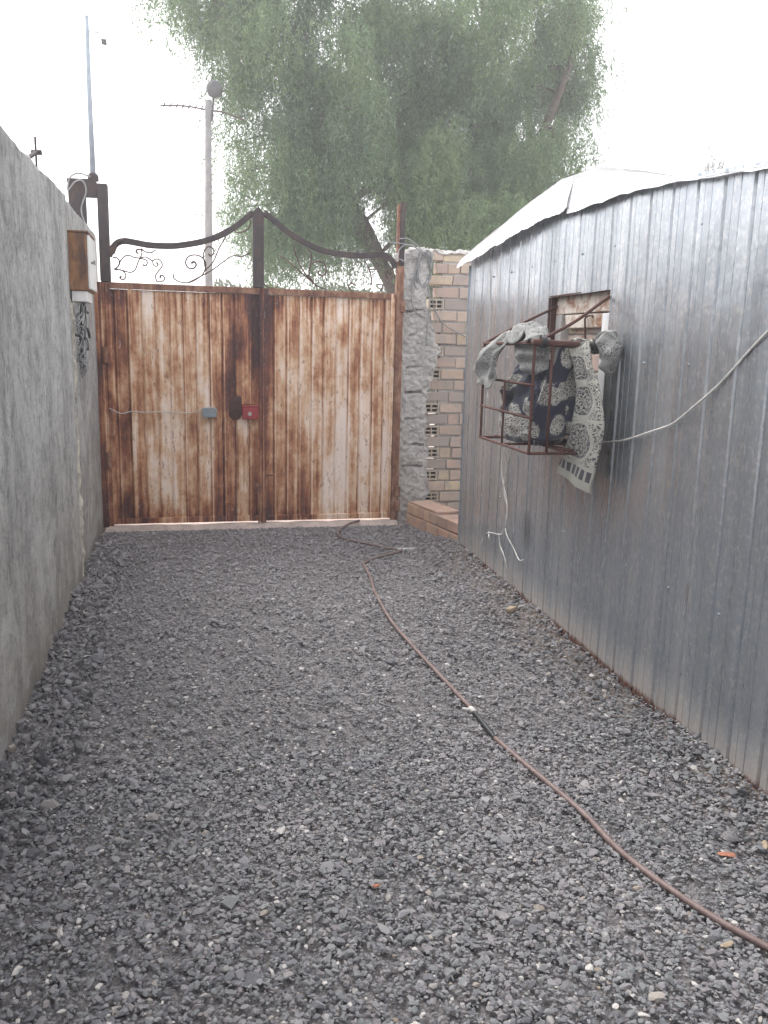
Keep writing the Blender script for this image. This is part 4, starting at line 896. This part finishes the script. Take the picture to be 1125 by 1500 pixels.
# ================================================================ BEYOND THE GATE
LY = 13.3; KL = LY/15
def lpt(x, y, z): return (x*KL, LY+(y-15), 1.65+(z-1.65)*KL)
lp = thing('lamp_pole', 'pale concrete pole with round lamp beyond the gate, left of the tree', 'lamp post', (.44*KL, LY, 0))
m = MB(); m.tube([(.435*KL, LY, -.06), lpt(.435, 15, 3), lpt(.47, 15, 5.62)], [.072, .056, .046], 12); m.build('pole', 'concrete', lp, smooth=True)
m = MB(); m.lathe([(.02, -.12), (.09, -.10), (.118, -.04), (.118, .025), (.09, .085), (.045, .105), (.01, .11)], lpt(.575, 14.98, 5.80), 20); hd = m.build('lamp_head', 'lamp', lp, smooth=True)
m = MB(); m.tube([lpt(.525, 15, 5.3), lpt(.545, 15, 5.55), lpt(.56, 14.99, 5.67)], .016, 8); m.build('stem', 'lamp', lp, smooth=True)
m = MB(); m.tube([lpt(-.30, 15, 5.475), lpt(.1, 15, 5.50), lpt(.47, 15, 5.47), lpt(.75, 15, 5.45), lpt(1.05, 15, 5.36)], .012, 6, 4)
for i in range(8): m.tube([lpt(-.25+.1*i, 15, 5.46), lpt(-.22+.1*i, 15, 5.53)], .010, 5)
m.build('crossarm', 'bark', lp, smooth=True)
RNG = np.random.default_rng(21)
def leaves_np(P, D, Lh, Wd):
    """diamond leaves: base P, direction D (unit), length, width"""
    n = len(P); r = RNG.normal(size=(n, 3)); S = np.cross(D, r); S /= np.linalg.norm(S, axis=1)[:, None]+1e-9
    a = P; b = P+D*(Lh*.45)[:, None]+S*(Wd*.5)[:, None]; c = P+D*Lh[:, None]; d = P+D*(Lh*.45)[:, None]-S*(Wd*.5)[:, None]
    return np.stack([a, b, c, d], 1).reshape(-1, 3)
def strands(C, n_leaf, L0, L1, droop=1.0, spread=.35, leaf=(.06, .12), width=(.012, .022)):
    n = len(C); L = RNG.uniform(L0, L1, n); az = RNG.uniform(0, 2*np.pi, n); h = RNG.uniform(.1, 1, n)*spread
    H = np.stack([np.cos(az)*h, np.sin(az)*h, np.zeros(n)], 1); t = RNG.random((n, n_leaf))
    P = C[:, None, :]+H[:, None, :]*(L[:, None]*(1.6*t-.7*t*t))[:, :, None]
    P[:, :, 2] += L[:, None]*(.10*t-droop*(.25*t+.85*t*t))
    P += RNG.normal(0, .028, P.shape)
    D = RNG.normal(0, .6, P.shape); D[:, :, 2] -= .75; D += H[:, None, :]*.8; D = D.reshape(-1, 3); D /= np.linalg.norm(D, axis=1)[:, None]
    N = n*n_leaf; tone = np.clip(np.repeat(RNG.normal(.5, .2, n), n_leaf)+RNG.normal(0, .16, N), 0, 1)
    return leaves_np(P.reshape(-1, 3), D, RNG.uniform(*leaf, N), RNG.uniform(*width, N)), tone
# crown of the pepper tree: clumps (x, y, z, rx, rz, strands) about its limbs
TX, TY = 4.35, 16.2
def px2w(px, row, y=16.0): k = y/16.0; return ((px-253)/77.7*k, y, 1.65+(7.62-1.65-row*.0109)*k)
CL = [(352, 325, 22, 40, 60), (365, 385, 24, 26, 50), (450, 345, 45, 45, 120), (410, 370, 50, 36, 110), (425, 300, 50, 40, 90), (235, 5, 36, 30, 60), (330, 200, 26, 50, 50), (268, -30, 55, 45, 120), (300, 30, 62, 50, 210), (255, 22, 30, 22, 35), (335, 95, 48, 50, 150), (380, 40, 75, 75, 330), (430, -40, 90, 60, 260), (375, 150, 45, 55, 150), (430, 130, 70, 70, 330), (395, 225, 45, 60, 150),
      (345, 270, 26, 60, 50), (440, 210, 65, 60, 260), (400, 330, 42, 55, 170), (440, 340, 50, 45, 150), (465, 270, 50, 42, 120), (510, 70, 70, 65, 300), (540, 150, 80, 75, 420), (520, 230, 65, 60, 260), (560, 20, 70, 60, 260), (480, 385, 50, 26, 60),
      (600, 90, 80, 80, 420), (640, 10, 80, 60, 320), (640, 180, 85, 80, 460), (600, 260, 75, 60, 380), (660, 270, 80, 60, 420), (640, 340, 90, 45, 330), (590, 345, 34, 45, 110), (700, 100, 65, 60, 260), (720, 190, 80, 70, 380), (740, 280, 80, 50, 320),
      (770, 120, 60, 50, 220), (775, 190, 60, 55, 250), (800, 40, 50, 50, 170), (808, -10, 46, 45, 150), (822, 95, 30, 40, 80), (790, 30, 42, 40, 110), (735, 40, 34, 34, 60), (812, 190, 34, 34, 60), (780, 60, 40, 40, 90),
      (700, -60, 110, 55, 300), (580, -80, 120, 55, 300), (800, -70, 70, 40, 140), (340, -80, 80, 40, 140), (700, 330, 60, 30, 160), (520, 330, 24, 30, 12)]
centres = []; allV = []; allT = []
for (px, row, rx, rz, ns) in CL:
    dep = 16.0+RNG.uniform(-1.5, 1.7); c = px2w(px, row, dep); k = dep/16
    sub = max(2, ns//40); n = int(ns*1.55)
    SC = np.stack([RNG.normal(c[0], rx/77.7*k*.5, sub), RNG.normal(dep, .75, sub), RNG.normal(c[2]+.22, rz/92*k*.5, sub)], 1); centres.append((c, SC))
    Q = SC[RNG.integers(0, sub, n)]+RNG.normal(0, 1, (n, 3))*np.array([.23, .28, .15])*k
    v, t_ = strands(Q, 34, .45, 1.25); allV.append(v); allT.append(np.clip(t_+RNG.normal(0, .20), 0, 1))
tr = thing('pepper_tree', 'large weeping pepper tree towering behind the gate and brick wall', 'tree', (TX, TY, 0))
tm = MB()
tm.tube([(TX+.15, TY, -.06), (TX+.05, TY, 1.0), (TX, TY, 2.0), (TX+.1, TY, 2.8)], [.36, .28, .25, .22], 14, 4)
fork = Vector((TX, TY, 2.3)); LIMBS = [
  [fork, (3.75, 15.9, 3.1), (3.25, 15.7, 3.95), (2.6, 15.6, 4.9), (1.9, 15.5, 6.2), (1.1, 15.6, 7.3)],
  [fork, (4.3, 16.4, 3.6), (4.1, 16.5, 5.0), (3.7, 16.5, 6.6), (3.5, 16.4, 8.2)],
  [fork, (4.7, 16.2, 3.5), (5.1, 16.1, 4.7), (5.5, 16.0, 6.2), (5.6, 16.0, 7.9)],
  [fork, (5.0, 16.0, 3.4), (5.9, 15.8, 4.5), (6.7, 15.8, 5.7), (7.2, 15.8, 7.0), (7.5, 15.9, 8.0)],
  [fork, (5.1, 16.5, 3.1), (6.2, 16.6, 3.9), (7.2, 16.5, 4.6), (7.9, 16.4, 5.4)],
  [fork, (3.9, 16.6, 3.2), (3.2, 17.0, 4.2), (2.4, 17.0, 5.4), (1.9, 17.0, 6.4)]]
LP = []
for l in LIMBS:
    n = len(l); tm.tube(l, [.17*(1-.8*i/(n-1)) for i in range(n)], 9, 5)
    l = [Vector(p) for p in l]
    for i in range(n-1):
        for f in (0, .33, .66): LP.append(l[i].lerp(l[i+1], f))
rr = random.Random(12)
for c, SC in centres:
    for s in SC[:5]:
        s = Vector(s); near = min(LP, key=lambda q: (q-s).length + (1.2 if q.z > s.z+.2 else 0)); mid = near.lerp(s, .5)+Vector((rr.uniform(-.15, .15), rr.uniform(-.15, .15), .18))
        tm.tube([near, mid, s], [.035, .02, .007], 5, 4)
tm.build('trunk', 'bark', tr, smooth=True)
V = np.concatenate(allV)-np.array([TX, TY, 0]); o = np_mesh('crown', V, 4, 'leaf', np.concatenate(allT)); o.parent = tr
# far tree whose tips show over the shed roof
ft = thing('far_tree', 'pale far off tree whose tips just show above the shed roof on the right', 'tree', (22.9, 34, 0))
m = MB(); m.tube([(22.9, 34, -.06), (22.8, 34, 4), (23.0, 34, 8.4)], [.3, .22, .06], 9, 4)
FC = np.array([1.4, 0, .1])+np.array([(19.4, 34, 9.2), (20.0, 34, 9.0), (20.9, 34, 9.9), (22.6, 34, 9.6), (22.0, 34.5, 10.1), (22.6, 34, 9.4), (21.0, 33.6, 8.8), (23.2, 34.3, 9.6), (22.2, 34, 9.0)])
for c in FC: m.tube([(22.9, 34, 6.4), tuple((np.array((22.9, 34, 6.8))+c)/2), tuple(c)], [.07, .05, .015], 5, 3)
m.build('trunk', 'bark', ft, smooth=True)
Q = FC[RNG.integers(0, len(FC), 260)]+RNG.normal(0, 1, (260, 3))*np.array([.28, .3, .3]); v, t_ = strands(Q, 30, .5, 1.3, leaf=(.08, .15), width=(.02, .035))
o = np_mesh('crown', v-np.array([22.9, 34, 0]), 4, 'far_leaf', t_); o.parent = ft
hd_ = thing('far_hedge', 'dark trimmed hedge standing far beyond the gate under the tree', 'hedge', (6, 27, 0))
n = 42000; P = np.stack([RNG.uniform(.95, 12, n), 26+np.abs(RNG.normal(0, .45, n)), RNG.uniform(0, 3.45, n)+.12*np.sin(np.arange(n)*.0)], 1)
P[:, 2] += .16*np.sin(P[:, 0]*2.3)*np.sin(P[:, 0]*.9+1)+RNG.normal(0, .05, n); D = RNG.normal(size=(n, 3)); D /= np.linalg.norm(D, axis=1)[:, None]
o = np_mesh('foliage', leaves_np(P, D, RNG.uniform(.1, .22, n), RNG.uniform(.06, .1, n))-np.array([6, 27, 0]), 4, 'hedge_leaf', np.clip(RNG.normal(.5, .2, n), 0, 1)); o.parent = hd_
m = MB()
for i in range(12):
    x = 1.3+.95*i; m.tube([(x, 26.5, -.06), (x+.05, 26.5, 1.6), (x-.1, 26.5, 3.3)], [.06, .05, .02], 6, 2)
m.build('stems', 'bark', hd_, smooth=True)

# ================================================================ HAZE VOLUME ADDED TO IMITATE VEILING GLARE
hz = MB(); hz.box(-46, 46, -31, 61, -1.06, 14.0)
k = Nodes('glare_haze'); vol = k.n('VolumePrincipled', {'Color': (.93, .94, .97, 1), 'Density': .0055, 'Anisotropy': .35}); k.t.links.new(vol, k.out.inputs['Volume']); MT['glare_veil'] = k.m
ho_ = hz.build('haze', 'glare_veil'); kind(ho_, 'stuff')
for o in bpy.data.objects:
    if '_at' in o: del o['_at']
